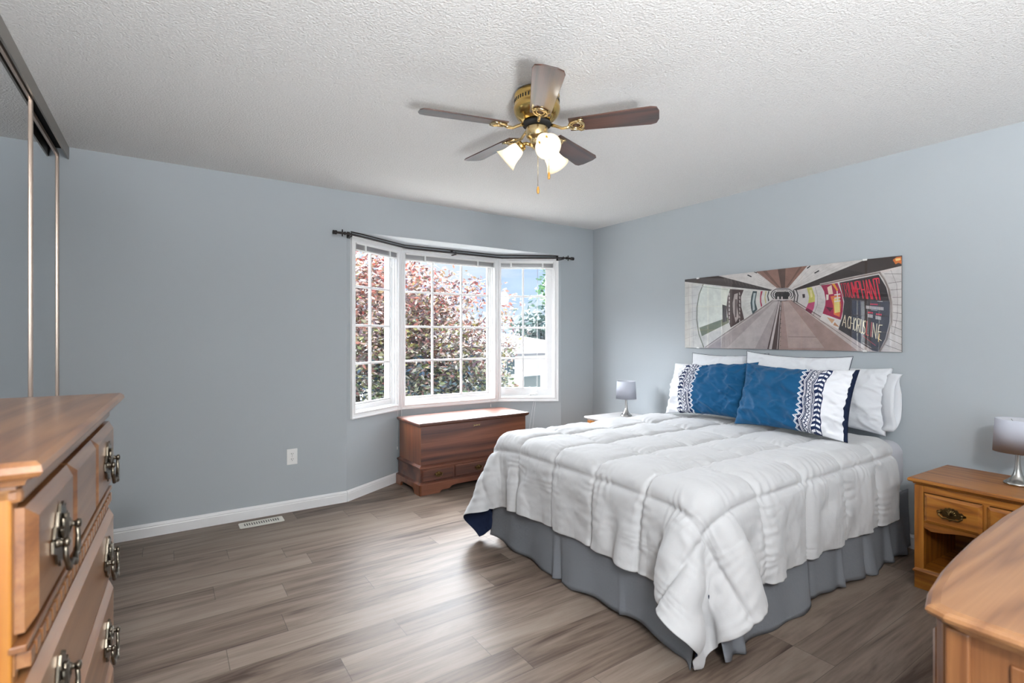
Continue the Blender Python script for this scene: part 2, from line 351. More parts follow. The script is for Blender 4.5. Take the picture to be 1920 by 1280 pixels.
def frameM(P0,P1,flip=1):
    u=Vector((P1[0]-P0[0],P1[1]-P0[1],0)).normalized(); n=Vector((-u.y,u.x,0))
    return Matrix(((u.x,n.x,0,P0[0]),(u.y,n.y,0,P0[1]),(0,0,1,0),(0,0,0,1)))
def ring(mb,o,i,y0,y1):
    """rectangular ring in the (s,z) plane; o,i = (s0,s1,z0,z1)"""
    mb.box(o[0],o[1],y0,y1,o[2],i[2]); mb.box(o[0],o[1],y0,y1,i[3],o[3])
    mb.box(o[0],i[0],y0,y1,i[2],i[3]); mb.box(i[1],o[1],y0,y1,i[2],i[3]); return mb
def bay(idx,side,P0,P1,hole,cas,casw,glass,vm,crank=None):
    W=(Vector(P1)-Vector(P0)).length; Mx=frameM(P0,P1)
    wl=struct('wall_bay_'+side,ring(MB(),(-.02 if idx>1 else 0,W+.02 if idx<3 else W,0,SOF+.05),hole,0,.14).xform(Mx),M['wall'])
    root=bpy.data.objects.new('window_%d'%idx,None); C.objects.link(root); root['kind']='structure'; root.matrix_world=Mx
    # casing: stepped profile swept round the opening
    s0,s1,z0,z1=cas
    prof=[(0,0),(0,.019),(.010,.019),(.013,.014),(casw-.018,.010),(casw-.014,.013),(casw-.004,.013),(casw,.008),(casw,0)]
    mb=MB().sweep(prof,[(s0,z0),(s1,z0),(s1,z1),(s0,z1)],closed=True)
    mb.xform(Matrix(((1,0,0,0),(0,0,-1,0),(0,1,0,0),(0,0,0,1))))
    obj('window_casing',mb,M['white'],root)
    h=hole; t=.012
    obj('window_jamb',ring(ring(MB(),h,(h[0]+t,h[1]-t,h[2]+t,h[3]-t),0,.14),h,(h[0]+.022,h[1]-.022,h[2]+.022,h[3]-.022),.022,.05),M['white'],root)
    g=glass
    sh=MB(); ring(sh,(h[0]+t,h[1]-t,h[2]+t,h[3]-t),(g[0]-.014,g[1]+.014,g[2]-.016,g[3]+.014),.044,.085); ring(sh,(g[0]-.015,g[1]+.015,g[2]-.017,g[3]+.015),g,.054,.080)
    obj('sash',sh,M['white'],root,bevel=.002)
    for x in vm: obj('muntin',MB().box(x-.009,x+.009,.052,.075,g[2],g[3]),M['white'],root,bevel=.003)
    n=4
    for k in range(1,n):
        z=[None,1.073,1.388,1.71][k]; obj('muntin',MB().box(g[0],g[1],.0525,.0745,z-.009,z+.009),M['white'],root,bevel=.003)
    obj('window_pane',MB().box(g[0],g[1],.062,.066,g[2],g[3]),M['glass'],root)
    if crank is not None:
        mb=MB().box(crank-.028,crank+.02,.022,.044,.706,.722).tube([(crank+.01,.03,.714),(crank+.012,.012,.716),(crank-.05,.006,.708),(crank-.062,.004,.706)],.0055,8).lathe([(0,0),(.007,0),(.007,.014),(0,.014)],10,(crank-.064,.004,.70))
        obj('crank_handle',mb,M['plastic'],root)
    for zz in ((1.70,1.09) if idx==3 else ()): obj('hinge',MB().box(g[0]-.03,g[0]-.022,.036,.045,zz-.03,zz+.03),M['track'],root)
    # raised venetian blind
    bl=thing('window_blind',['raised white blind above the left bay window','raised white blind above the wide middle bay window','raised white blind above the right bay window'][idx-1],'blind',(0,0,0),0,'raised blinds in the bay window')
    bl.matrix_world=Mx@Matrix.Translation((0,-.0,0))
    a,b=h[0]+t+.003,h[1]-t-.003
    obj('headrail',MB().box(a,b,-.012,.020,2.040,2.066),M['plastic'],bl,bevel=.002)
    for k in range(7):
        z=2.036-k*.0052; obj('slat',MB().prism([(-.012,z),(.003,z+.0022),(.018,z),(.003,z-.0002)],a,b,'x'),M['blind'],bl)
    obj('bottom_rail',MB().box(a,b,-.011,.019,1.989,1.998),M['plastic'],bl,bevel=.002)
    for x in (a+(b-a)*.2,a+(b-a)*.8): obj('ladder_tape',MB().box(x-.008,x+.008,-.0135,.0205,1.988,2.042),M['plastic'],bl)
    return root,bl,Mx
def cordpart(bl,pts,r=.0016,knob=None):
    Mi=bl.matrix_world.inverted(); q=[Mi@Vector(p) for p in pts]
    c=obj('lift_cord',MB().tube(q,r,6),M['cord'],bl)
    e=q[-1]; obj('cord_tassel',MB().lathe([(0,-.03),(.006,-.028),(.004,-.004),(.001,0)],10,(e.x,e.y,e.z)),M['plastic'],c)
w1,b1,M1=bay(1,'left',A,B,(.088,.625,.676,2.066),(.040,.672,.639,2.099),.05,(.150,.577,.752,2.006),[.338])
w2,b2,M2=bay(2,'center',B,Cc,(.030,1.000,.676,2.066),(-.004,1.034,.639,2.092),.042,(.050,.945,.742,2.006),[.339,.649])
w3,b3,M3=bay(3,'right',Cc,D,(.018,.585,.676,2.066),(-.006,.625,.639,2.104),.045,(.043,.501,.774,2.010),[.268],crank=.40)
def on(Mx,s,z,off): return tuple(Mx@Vector((s,off,z)))
cordpart(b1,[on(M1,.60,1.99,-.02),on(M1,.60,1.3,-.024),on(M1,.60,.75,-.026),on(M1,.602,.32,-.016)])
cordpart(b1,[on(M1,.652,1.99,-.022),on(M1,.652,1.3,-.026),on(M1,.645,.62,-.028),on(M1,.637,.37,-.02),on(M1,.650,.30,-.016),on(M1,.655,.24,-.016)])
cordpart(b2,[on(M2,.93,1.99,-.016),on(M2,.93,1.2,-.02),on(M2,.935,.66,-.026),on(M2,.935,.622,-.026)])
cordpart(b3,[on(M3,.405,1.99,-.016),on(M3,.40,.72,-.022),on(M3,.365,.62,-.024),on(M3,.33,.40,-.02),on(M3,.31,.22,-.02)])
cordpart(b3,[on(M3,.412,1.99,-.016),on(M3,.408,.72,-.022),on(M3,.385,.62,-.024),on(M3,.36,.38,-.02),on(M3,.35,.20,-.02)])

# double curtain rod bent round the bay
rod=thing('curtain_rod','dark double curtain rod bent to follow the bay window','curtain rod')
RP=[(-2.735,-.106,2.085),(-2.62,-.10,2.085),(-2.51,-.045,2.085),(-2.03,.235,2.085),(-1.99,.245,2.085),(-1.05,.250,2.085),(-1.00,.245,2.085),(-.57,-.03,2.085),(-.50,-.095,2.085),(-.377,-.107,2.085)]
obj('front_pole',MB().tube(RP,.0082,12),M['rod'],rod)
RP2=[(-2.59,-.045,2.114),(-2.50,.000,2.114),(-2.025,.268,2.114),(-1.04,.276,2.114),(-.56,.012,2.114),(-.50,-.02,2.114)]
obj('rear_pole',MB().tube(RP2,.0055,10),M['rod'],rod)
for (x,y,sg) in ((-2.735,-.106,-1),(-.377,-.107,1)):
    Mr=Matrix.Translation((x,y,2.085))@Matrix.Rotation(PI/2*sg,4,'Y')
    f=MB().lathe([(.0095,-.085),(.014,-.083),(.014,-.076),(.0095,-.074),(.0095,-.02),(.016,-.018),(.016,-.004),(.013,0),(.017,.004),(.015,.012),(0,.014)],16).xform(Mr)
    f.tube([(x-sg*.06,y,2.06),(x-sg*.06,y,2.112)],.005,8)
    obj('finial',f,M['rod'],rod)
for (x,y,nx,ny) in ((-2.60,-.07,0,1),(-1.52,.26,0,1),(-.49,-.085,0,1)):
    yw=.002 if x<-2 or x>-1 else .333
    obj('bracket',MB().box(x-.008,x+.008,y-.012,yw,2.070,2.078).box(x-.012,x+.012,yw-.004,yw,2.069,2.12).box(x-.005,x+.005,y-.016,y-.010,2.070,2.098),M['rod'],rod)

# ------------------------------------------------------------------ mirrored closet
tr=thing('closet_track','bronze metal head track of the mirrored closet at the ceiling','track')
obj('fascia',MB().box(-4.283,-4.275,-4.2,-.002,2.366,H-.001),M['track'],tr)
obj('rail',MB().box(-4.395,-4.283,-4.2,-.002,2.425,H-.001).box(-4.345,-4.341,-4.2,-.002,2.385,2.425),M['dark_slot'],tr)
def mdoor(n,x,y0,y1):
    r=bpy.data.objects.new('door_%d'%n,None); C.objects.link(r); r['kind']='structure'; r.location=(x,0,0)
    obj('mirror',MB().box(-.004,0,y0+.02,y1-.02,.04,2.372),M['mirror'],r)
    for y in (y0,y1-.024): obj('stile',MB().box(-.012,.008,y,y+.024,.012,2.39),M['stile'],r,bevel=.004)
    obj('top_rail',MB().box(-.010,.006,y0+.02,y1-.02,2.366,2.39),M['stile'],r); obj('bottom_rail',MB().box(-.010,.006,y0+.02,y1-.02,.012,.05),M['stile'],r)
mdoor(1,-4.326,-1.35,.0-.016); mdoor(2,-4.298,-2.20,-.90); mdoor(3,-4.326,-3.2,-2.12)
struct('trim_1',MB().box(-4.36,-4.27,-3.2,-.016,0,.0115),M['track'])
struct('wall_closet_return',MB().box(XL,-4.283,-6.19,-3.22,0,H),M['wall'])

# ------------------------------------------------------------------ outlet, floor register
t=thing('wall_outlet','white double power outlet low on the grey back wall','outlet',(-3.014,0,.405))
obj('cover_plate',MB().box(-.037,.037,-.006,0,-.058,.058),M['plastic'],t,bevel=.003)
for z in (.02,-.02):
    r=obj('receptacle',MB().prism([(.017*math.cos(a*PI/8)*1.0,z+max(-.0135,min(.0135,.017*math.sin(a*PI/8)))) for a in range(16)],-.0085,-.005,'y'),M['plastic'],t)
    obj('slot',MB().box(-.0075,-.0045,-.0092,-.008,z+.000,z+.008).box(.0045,.0075,-.0092,-.008,z+.001,z+.007).box(-.002,.002,-.0092,-.008,z-.009,z-.005),M['black'],r)
obj('screw',MB().box(-.0015,.0015,-.0075,-.005,-.0015,.0015),M['black'],t)
t=thing('floor_register','cream metal floor vent in the planks beside the back baseboard','vent',(-3.237,-.135,0),R(0))
W_,D_=.140,.057
vm=MB().prism([(-W_+.008,-D_),(W_-.008,-D_),(W_,-D_+.008),(W_,D_-.008),(W_-.008,D_),(-W_+.008,D_),(-W_,D_-.008),(-W_,-D_+.008)],0,.005)
obj('faceplate',vm,M['vent'],t,bevel=.002)
for k in range(15):
    x=-.105+k*.015; obj('louver_slot',MB().box(x-.0028,x+.0028,-.022,.026,.0052,.0058),M['black'],t); 
for k in range(15):
    x=-.100+k*.015; obj('louver',MB().prism([(x-.004,.0055),(x+.002,.0055),(x-.001,.011)],-.006,.026,'y'),M['vent'],t)

# ------------------------------------------------------------------ fan
def fan():
    fx,fy=-2.336,-2.129
    f=thing('ceiling_fan','brass ceiling fan with walnut blades and lit bell lamp shades','ceiling fan',(fx,fy,0))
    f_dir=R(90-33.93)                     # heading of the camera view; blade angles were read against it
    obj('motor_housing',MB().lathe([(.0,2.4395),(.100,2.4395),(.106,2.430),(.108,2.420),(.104,2.414),(.106,2.408),(.106,2.384),(.104,2.380),(.109,2.374),(.110,2.364),(.106,2.345),(.094,2.325),(.075,2.308),(.055,2.298),(0,2.296)],48),M['brass'],f)
    sl=MB()
    for k in range(44):
        a=2*PI*k/44; Mr=Matrix.Rotation(a,4,'Z'); q=MB().box(.1045,.1072,-.0028,.0028,2.388,2.404).xform(Mr); sl.add(q.v,q.f)
    obj('cooling_slots',sl,M['dark_slot'],f)
    obj('flywheel',MB().lathe([(0,2.300),(.066,2.300),(.070,2.294),(.066,2.286),(0,2.284)],32),M['dark_slot'],f)
    obj('switch_housing',MB().lathe([(0,2.286),(.036,2.286),(.050,2.280),(.052,2.274),(.050,2.236),(.046,2.228),(.036,2.222),(.032,2.212),(.036,2.204),(.034,2.192),(.018,2.180),(.008,2.176),(0,2.174)],36),M['goldbrass'],f)
    for k in range(5):
        a=f_dir-R(90)+R(-88+72*k)            # first blade points at the camera
        Mr=Matrix.Rotation(a,4,'Z')@Matrix.Translation((0,0,2.272))@Matrix.Rotation(R(-12),4,'X')
        pts=[];  r0,r1,w0,w1=.155,.555,.046,.064; c=.022
        pts=[(r0,-w0),(r1-c*1.6,-w1),(r1-c*.5,-w1+c*.35),(r1,-w1+c*1.6),(r1,w1-c*1.6),(r1-c*.5,w1-c*.35),(r1-c*1.6,w1),(r0,w0)]
        b=obj('blade',MB().prism(pts,0,.006),M['walnut'],f,bevel=.0015); b.matrix_local=Mr
        # iron: arm, ring medallion and three screw tabs under the blade
        ir=MB()
        ringp=[(.188+.034*math.cos(t_*2*PI/28),.030*math.sin(t_*2*PI/28),-.0035) for t_ in range(28)]
        ir.tube(ringp,.0062,8,closed=True)
        ringi=[(.188+.021*math.cos(t_*2*PI/24),.018*math.sin(t_*2*PI/24),-.003) for t_ in range(24)]; ir.tube(ringi,.0035,6,closed=True)
        for sx in (-1,1):
            ir.tube([(.196,sx*.028,-.004),(.205,sx*.038,-.004),(.222,sx*.037,-.003)],[.007,.0065,.004],8)
        ir.tube([(.070,0,.012),(.09,0,.004),(.12,0,-.010),(.145,0,-.010),(.158,0,-.004)],[.0085,.007,.007,.0075,.009],10)
        ir.lathe([(0,-.006),(.005,-.006),(.005,0),(0,0)],10,(.160,0,0))
        i2=obj('blade_iron',ir,M['goldbrass'],b)
        for sx_,sy_ in ((.158,0),(.205,.038),(.205,-.038)): obj('screw',MB().lathe([(0,-.0105),(.0035,-.0095),(.004,-.006)],10,(sx_,sy_,0)),M['antique'],b)
    # three lamps
    for k,deg in enumerate((-74,166,46)):
        a=f_dir-R(90)+R(deg); ca,sa=math.cos(a),math.sin(a)
        def W(r,z): return (r*ca,r*sa,z)
        arm=obj('lamp_arm',MB().tube([W(.030,2.200),W(.050,2.208),W(.066,2.206),W(.074,2.196)],[.008,.008,.009,.012],12),M['brass'],f)
        tilt=R(50)   # from straight down
        axis=Vector((math.sin(tilt)*ca,math.sin(tilt)*sa,-math.cos(tilt))); q=Vector((0,0,-1)).rotation_difference(axis).to_matrix().to_4x4()
        O=Vector(W(.062,2.212)); T=Matrix.Translation(O)@q
        obj('lamp_socket',MB().lathe([(0,-.004),(.020,-.006),(.026,-.014),(.026,-.030),(.022,-.034)],24).xform(T),M['brass'],arm)
        # bell glass: local -z is outward
        prof=[(.026,-.030),(.031,-.036),(.036,-.050),(.0385,-.066),(.041,-.082),(.046,-.098),(.053,-.112),(.0595,-.122)]
        pr=prof+[(r-.003,z+.001) for r,z in prof[::-1]]
        sh=obj('lamp_shade',MB().lathe(pr,40,cap=False).xform(T),M['frost'],f); sh['label']='frosted white bell glass shade, lit'
        obj('bulb',MB().lathe([(0,-.110),(.010,-.108),(.019,-.100),(.0235,-.088),(.022,-.074),(.015,-.060),(.012,-.045),(.012,-.032)],24).xform(T),M['bulb'],sh)
    # pull chains
    u=Vector((math.cos(f_dir-R(90)),math.sin(f_dir-R(90)),0)); w=Vector((math.cos(f_dir),math.sin(f_dir),0))
    for off,dep,z1 in ((.003,-.048,1.985),(.053,-.052,2.050)):
        p=u*off+w*dep
        ch=obj('pull_chain',MB().tube([(p.x,p.y,2.235),(p.x,p.y,z1)],.0011,6),M['goldbrass'],f)
        obj('chain_fob',MB().lathe([(0,z1+.004),(.004,z1),(.0065,z1-.014),(.006,z1-.026),(.003,z1-.031),(0,z1-.032)],14,(p.x,p.y,0)),M['fob'],ch)
def frost():
    m,nt,b=newmat('lit_frosted_glass'); b.inputs['Base Color'].default_value=(.55,.53,.48,1); b.inputs['Roughness'].default_value=.35
    lw=node(nt,'ShaderNodeLayerWeight'); 
    b.inputs['Emission Color'].default_value=(1,.86,.62,1); b.inputs['Emission Strength'].default_value=.45
    tl=nt.nodes.new('ShaderNodeBsdfTranslucent'); tl.inputs[0].default_value=(1,.90,.72,1); mx=nt.nodes.new('ShaderNodeMixShader'); mx.inputs[0].default_value=.45
    out=[n for n in nt.nodes if n.type=='OUTPUT_MATERIAL'][0]; nt.links.new(b.outputs[0],mx.inputs[1]); nt.links.new(tl.outputs[0],mx.inputs[2]); nt.links.new(mx.outputs[0],out.inputs[0]); return m
M['frost']=frost()
M['bulb']=mat('lit_bulb',(1,1,1),emit=(1,.95,.88),es=BULB_L)
M['fob']=mat('amber_fob',srgb(196,140,52),rough=.3,coat=.5)
fan()

# unseen ceiling lamp added behind the camera to fill the room with light
el=thing('fill_ceiling_lamp','round white flush lamp added unseen behind the camera as fill light','ceiling lamp',(-3.85,-4.95,0))
obj('lamp_base',MB().lathe([(0,2.4395),(.17,2.4395),(.18,2.42),(.17,2.41),(0,2.41)],32),M['nickel'],el)  # base of the added fill lamp
obj('lamp_shade',MB().lathe([(.165,2.41),(.16,2.37),(.12,2.33),(.06,2.31),(0,2.305)],32),M['frost'],el)  # shade of the added fill lamp
ld=bpy.data.lights.new('fill_lamp_light','POINT'); ld.energy=FILL_W; ld.color=(.98,.99,1); ld.shadow_soft_size=.14
lo=bpy.data.objects.new('fill_lamp_light',ld); C.objects.link(lo); lo.parent=el; lo.location=(0,0,2.15)

ul=thing('fill_uplighter','grey bowl uplight added unseen behind the camera to brighten the ceiling','floor lamp',(-3.75,-5.45,0))  # added fill light, bounced off the ceiling from out of view
obj('lamp_base',MB().lathe([(0,0),(.13,0),(.13,.02),(.02,.03),(.015,.25),(0,.25)],24),M['nickel'],ul)  # base of the added fill uplight
obj('fill_lamp_bowl',MB().lathe([(.015,.22),(.14,.23),(.24,.27),(.29,.445),(.286,.445),(.237,.273),(.138,.234),(0,.224)],32,cap=False),M['nickel'],ul)
ld=bpy.data.lights.new('fill_uplight','SPOT'); ld.energy=FILL_UP_W; ld.color=(.95,.975,1); ld.shadow_soft_size=.27; ld.spot_size=R(156); ld.spot_blend=.35
lo=bpy.data.objects.new('fill_uplight',ld); C.objects.link(lo); lo.parent=ul; lo.location=(0,0,.36); lo.rotation_euler=(R(180),0,0)

# ------------------------------------------------------------------ cabinet hardware
def bail_pull(name,w,mat_,parent,M4,h=.05):
    """batwing backplate lying in local xz, room side is -y"""
    s=w/2
    half=[(0,.52),(.14,.60),(.26,.44),(.40,.50),(.52,.26),(.70,.30),(.86,.12),(1.0,.10),(1.0,-.10),(.84,-.16),(.66,-.20),(.54,-.40),(.34,-.36),(.2,-.52),(0,-.44)]
    poly=[(x*s,z*h) for x,z in half]+[(-x*s,z*h) for x,z in half[::-1][1:-1]]
    b=MB().prism(poly,-.003,0,'y')
    k=b
    for sx in (-1,1):
        k.lathe([(.0065,0),(.0065,.004),(.0045,.006),(.0045,.009),(.007,.012),(.006,.016),(0,.017)],12,M=Matrix.Rotation(R(90),3,'X'),c=(sx*s*.76,-.002,.002))
    pts=[(-s*.76,-.013,0),(-s*.80,-.014,-h*.24),(-s*.52,-.015,-h*.50),(-s*.2,-.016,-h*.44),(0,-.017,-h*.54),(s*.2,-.016,-h*.44),(s*.52,-.015,-h*.50),(s*.80,-.014,-h*.24),(s*.76,-.013,0)]
    k.tube(pts,[.003,.0034,.0042,.0036,.005,.0036,.0042,.0034,.003],8)
    # shell boss
    for j in range(7):
        a=R(-70+j*140/6); k.tube([(0,-.004,-.2*h),(math.sin(a)*h*.42,-.006,-.2*h+math.cos(a)*h*.60)],[.0022,.0032],6)
    k.xform(M4); return obj(name,k,mat_,parent)
def raised(x0,x1,z0,z1,y,t=.018,ch=.014):
    """raised drawer front with chamfered edge, room side is -y; back at y"""
    vs=[(x0,y,z0),(x1,y,z0),(x1,y,z1),(x0,y,z1),(x0,y-t*.55,z0),(x1,y-t*.55,z0),(x1,y-t*.55,z1),(x0,y-t*.55,z1),
        (x0+ch,y-t,z0+ch),(x1-ch,y-t,z0+ch),(x1-ch,y-t,z1-ch),(x0+ch,y-t,z1-ch)]
    return MB().add(vs,[(0,1,2,3),(0,1,5,4),(1,2,6,5),(2,3,7,6),(3,0,4,7),(4,5,9,8),(5,6,10,9),(6,7,11,10),(7,4,8,11),(8,9,10,11)])
def topmould(x0,x1,y0,y1,z0,z1,prof):
    """slab with a moulded edge all round: prof = [(inset,frac)] bottom to top"""
    mb=MB(); n=len(prof); vs=[]
    for d,f in prof:
        z=z0+(z1-z0)*f; vs+=[(x0+d,y0+d,z),(x1-d,y0+d,z),(x1-d,y1-d,z),(x0+d,y1-d,z)]
    fs=[(3,2,1,0)]
    for i in range(n-1):
        for j in range(4): fs.append((i*4+j,i*4+(j+1)%4,(i+1)*4+(j+1)%4,(i+1)*4+j))
    fs.append(tuple((n-1)*4+j for j in range(4)))
    return mb.add(vs,fs)

# ------------------------------------------------------------------ blanket chest in the bay
def blanket_chest():
    t=thing('blanket_chest','reddish cedar blanket chest with two visible drawers standing in the bay','chest',(-2.088,-.207,0),R(1.8))
    L,Dp=1.165,.50
    MB_=MB
    obj('lid',topmould(.005,1.125,.004,.468,.555,.589,[(.018,0),(.016,.12),(.006,.22),(.004,.45),(0,.5),(0,.82),(.004,.95),(.012,1)]),M['cherry_x'],t,smooth=False)
    obj('body',MB().box(.028,1.10,.030,.455,.235,.556),M['cherry_x'],t)
    obj('side_panel',MB().box(.0262,.0282,.0302,.455,.2352,.5555),M['cherry_z'],t)
    obj('drawer_case',MB().box(.018,1.112,.022,.462,.085,.212),M['cherry_x'],t)
    obj('waist_moulding',topmould(.006,1.124,.008,.470,.210,.240,[(.006,0),(0,.2),(0,.5),(.008,.7),(.022,1)]),M['cherry_x'],t)
    for (a,b) in ((.033,.318),(.338,.792),(.812,1.098)):
        d=obj('drawer',raised(a,b,.106,.202,.022,t=.014,ch=.007),M['cherry_x'],t)
        c=(a+b)/2; q=bail_pull('drawer_pull',.072,M['antique'],d,Matrix.Translation((c,.0075,.158)),h=.034)
    e=MB()
    for dx in (-.022,-.012,0,.012,.022): e.lathe([(0,0),(.007 if dx in(0,) else .005,0),(.005,.003),(0,.004)],10,M=Matrix.Rotation(R(90),3,'X'),c=(.565+dx,.030,.520))
    for s in (-1,1):
        for u in (-1,1): e.tube([(.565+s*.024,.029,.520),(.565+s*.033,.028,.520+u*.008)],[.003,.0018],6)
    obj('escutcheon',e,M['goldbrass'],t)
    # bracket base: scalloped plinth boards
    f=[(.0,.0),(.185,.0),(.20,.018),(.225,.022),(.25,.020),(.275,.022),(.30,.040),(.34,.047),(.5825,.047)]
    fr=f+[(1.165-x,z) for x,z in f[::-1][1:]]
    obj('bracket_base',MB().prism(fr+[(1.135,.088),(0,.088)],0,.02,'y'),M['cherry_x'],t,bevel=.002)
    sd=[(0,0),(.10,0),(.115,.03),(.14,.045),(.35,.045),(.37,.03),(.385,0),(.475,0),(.475,.088),(0,.088)]
    obj('bracket_base',MB().prism(sd,0,.02,'x'),M['cherry_z'],t,bevel=.002)
    obj('bracket_base',MB().prism(sd,1.125,1.145,'x'),M['cherry_z'],t,bevel=.002)
    obj('base_moulding',topmould(.002,1.14,.002,.474,.084,.100,[(.0,0),(.0,.3),(.008,.6),(.016,1)]),M['cherry_x'],t)
blanket_chest()

# ------------------------------------------------------------------ nightstands and lamps
def nightstand(label,loc,rz):
    t=thing('nightstand',label,'nightstand',loc,rz,None)
    # local: front is -y, width along x 0..W, back +y ; z up
    W,Dp=.60,.47
    obj('top',topmould(-.025,W+.025,-.03,Dp+.0,.530,.565,[(.028,0),(.028,.10),(.020,.16),(.018,.34),(.004,.46),(0,.62),(.001,.85),(.006,1)]),M['oak_x'],t)
    for x in (0,W-.022): obj('side_panel',MB().box(x,x+.022,.0,Dp-.01,.0,.531),M['oak_z'],t)
    for x in (0,W-.04): obj('stile',MB().box(x,x+.04,-.012,.006,.09,.531),M['oak_z'],t,bevel=.002)
    obj('back_panel',MB().box(.022,W-.022,Dp-.022,Dp-.012,.02,.531),M['oak_x'],t)
    obj('drawer_box',MB().box(.022,W-.022,.006,Dp-.022,.345,.531),M['darkwood'],t)
    obj('front_rail',MB().box(.04,W-.04,-.008,.006,.500,.531),M['oak_x'],t)
    ap=[(.04,.352),(.04,.318),(.07,.306),(.12,.312),(.16,.322),(.21,.330),(.30,.333),(.39,.330),(.44,.322),(.48,.312),(.53,.306),(.56,.318),(.56,.352)]
    obj('apron',MB().prism(ap,-.008,.006,'y'),M['oak_x'],t)
    obj('shelf',MB().box(.022,W-.022,.0,Dp-.022,.086,.104),M['oak_x'],t)
    obj('plinth',MB().box(0,W,-.012,.004,.0,.088),M['oak_x'],t,bevel=.002)
    obj('plinth_moulding',topmould(-.004,W+.004,-.022,.02,.086,.108,[(0,0),(0,.35),(.005,.6),(.012,1)]),M['oak_x'],t)
    d=obj('drawer_front',raised(.045,.272,.350,.496,-.004,t=.022,ch=.014),M['oak_x'],t)
    bail_pull('drawer_pull',.115,M['antique'],d,Matrix.Translation((.158,-.027,.424)),h=.05)
    obj('stile',MB().box(.268,.294,-.006,.006,.345,.531),M['oak_z'],t)
    d=obj('drawer_front',raised(.290,.555,.350,.496,-.004,t=.022,ch=.014),M['oak_x'],t)
    bail_pull('drawer_pull',.115,M['antique'],d,Matrix.Translation((.423,-.027,.424)),h=.05)
    return t
# front faces -x in the room: rotate local -y to world -x
ns=nightstand('golden oak nightstand with brass drawer pull, right of the bed',(-.560,-3.030,0),R(-90-2.5))
ns2=dup(ns,(-.560,-.54,0),R(-90),'oak nightstand with glare painted pale on its top, mostly hidden behind the bed near the corner')
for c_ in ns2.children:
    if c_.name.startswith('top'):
        c_.data=c_.data.copy(); c_.data.materials[0]=mat('pale_grey_glare_painted_top',srgb(206,203,202),rough=.35)  # glare on the oak top, put in as a pale base colour
def lamp(label,loc):
    t=thing('table_lamp',label,'table lamp',loc)
    obj('lamp_base',MB().lathe([(0,0),(.050,0),(.0535,.003),(.053,.008),(.047,.014),(.036,.022),(.026,.034),(.0185,.052),(.0135,.075),(.0105,.105),(.0095,.150),(.0095,.185),(0,.187)],40),M['nickel'],t)
    pr=[(.092,.160),(.083,.318)]
    s=obj('lamp_shade',MB().lathe([(.092,.162),(.0925,.160),(.0835,.320),(.083,.321),(.0815,.320),(.0905,.161),(.092,.160)],48,cap=False),M['shade'],t)
    obj('shade_lining',MB().lathe([(.0898,.162),(.0810,.3195)],48,cap=False),M['shade_in'],s)
    sp=MB().lathe([(.009,.18),(.012,.19),(.012,.225),(.008,.23),(0,.231)],16)
    for k in range(3):
        a=2*PI*k/3+.5; sp.tube([(.010*math.cos(a),.010*math.sin(a),.205),(.040*math.cos(a),.040*math.sin(a),.298),(.0805*math.cos(a),.0805*math.sin(a),.312)],.0013,5)
    obj('shade_holder',sp,M['nickel'],t)
    return t
l1=lamp('nickel lamp with grey shade on the golden oak nightstand, right',(-.305,-3.365,.5655))
l2=dup(l1,(-.27,-.735,.5655),0,'small nickel lamp with grey shade behind the bed, near the corner')

# ------------------------------------------------------------------ tall chest of drawers (left, near)
def tall_chest():
    t=thing('chest_of_drawers','tall honey oak chest of drawers with dentil trim, in front of the mirrored closet','chest of drawers',(-3.903,-3.256,0),R(90-1.8))
    # local: x along the front (0 near .. .88 far), front faces -y (world +x), depth +y
    W,Dp=.88,.40
    obj('top',topmould(.0,W+.005,.0,Dp,1.108,1.145,[(.030,0),(.030,.10),(.020,.18),(.018,.36),(.004,.5),(0,.66),(.002,.86),(.008,1)]),M['honey_x'],t)
    for x in (.045,W-.065): obj('side_panel',MB().box(x,x+.02,.045,Dp-.01,.0,1.109),M['oak_z'],t)
    for x in (.040,W-.07): obj('stile',MB().box(x,x+.03,.036,.060,.0,1.109),M['oak_z'],t,bevel=.003)
    obj('carcass',MB().box(.064,W-.064,.052,Dp-.012,.02,1.108),M['darkwood'],t)
    obj('front_rail',MB().box(.04,W-.04,.026,.054,1.088,1.1085),M['honey_x'],t,bevel=.006)
    rows=[(.925,1.080),(.705,.862),(.500,.680),(.300,.478),(.110,.280)]
    for i,(z0,z1) in enumerate(rows):
        if i==0:
            for a,b,hnd in ((.052,.305,1),(.312,.545,0),(.552,.828,1)):
                d=obj('drawer_front',raised(a,b,z0,z1,.040,t=.024,ch=.016),M['honey_x'],t)
                if hnd: bail_pull('drawer_pull',.115,M['pewter'],d,Matrix.Translation((.185 if a<.2 else .700,.015,1.000)),h=.08)
        else:
            d=obj('drawer_front',raised(.052,.828,z0,z1,.040,t=.024,ch=.016),M['honey_x'],t)
            for x in (.185,.700): bail_pull('drawer_pull',.115,M['pewter'],d,Matrix.Translation((x,.015,(z0+z1)/2-.005)),h=.08)
    # dentil strip between first and second drawer
    mo=MB().box(.040,W-.04,.022,.042,.905,.915).box(.045,W-.045,.034,.042,.876,.906)
    obj('dentil_moulding',mo,M['honey_x'],t,bevel=.002)
    dm=MB(); n=26
    for k in range(n):
        x=.05+k*(W-.1)/n; dm.box(x,x+(W-.1)/n*.66,.020,.036,.882,.902)
    obj('dentils',dm,M['honey_x'],t,bevel=.0015)
    obj('plinth',MB().box(.035,W-.035,.030,.05,.0,.09),M['honey_x'],t,bevel=.004)
    obj('back_panel',MB().box(.06,W-.06,Dp-.014,Dp-.008,.02,1.1),M['darkwood'],t)
tall_chest()

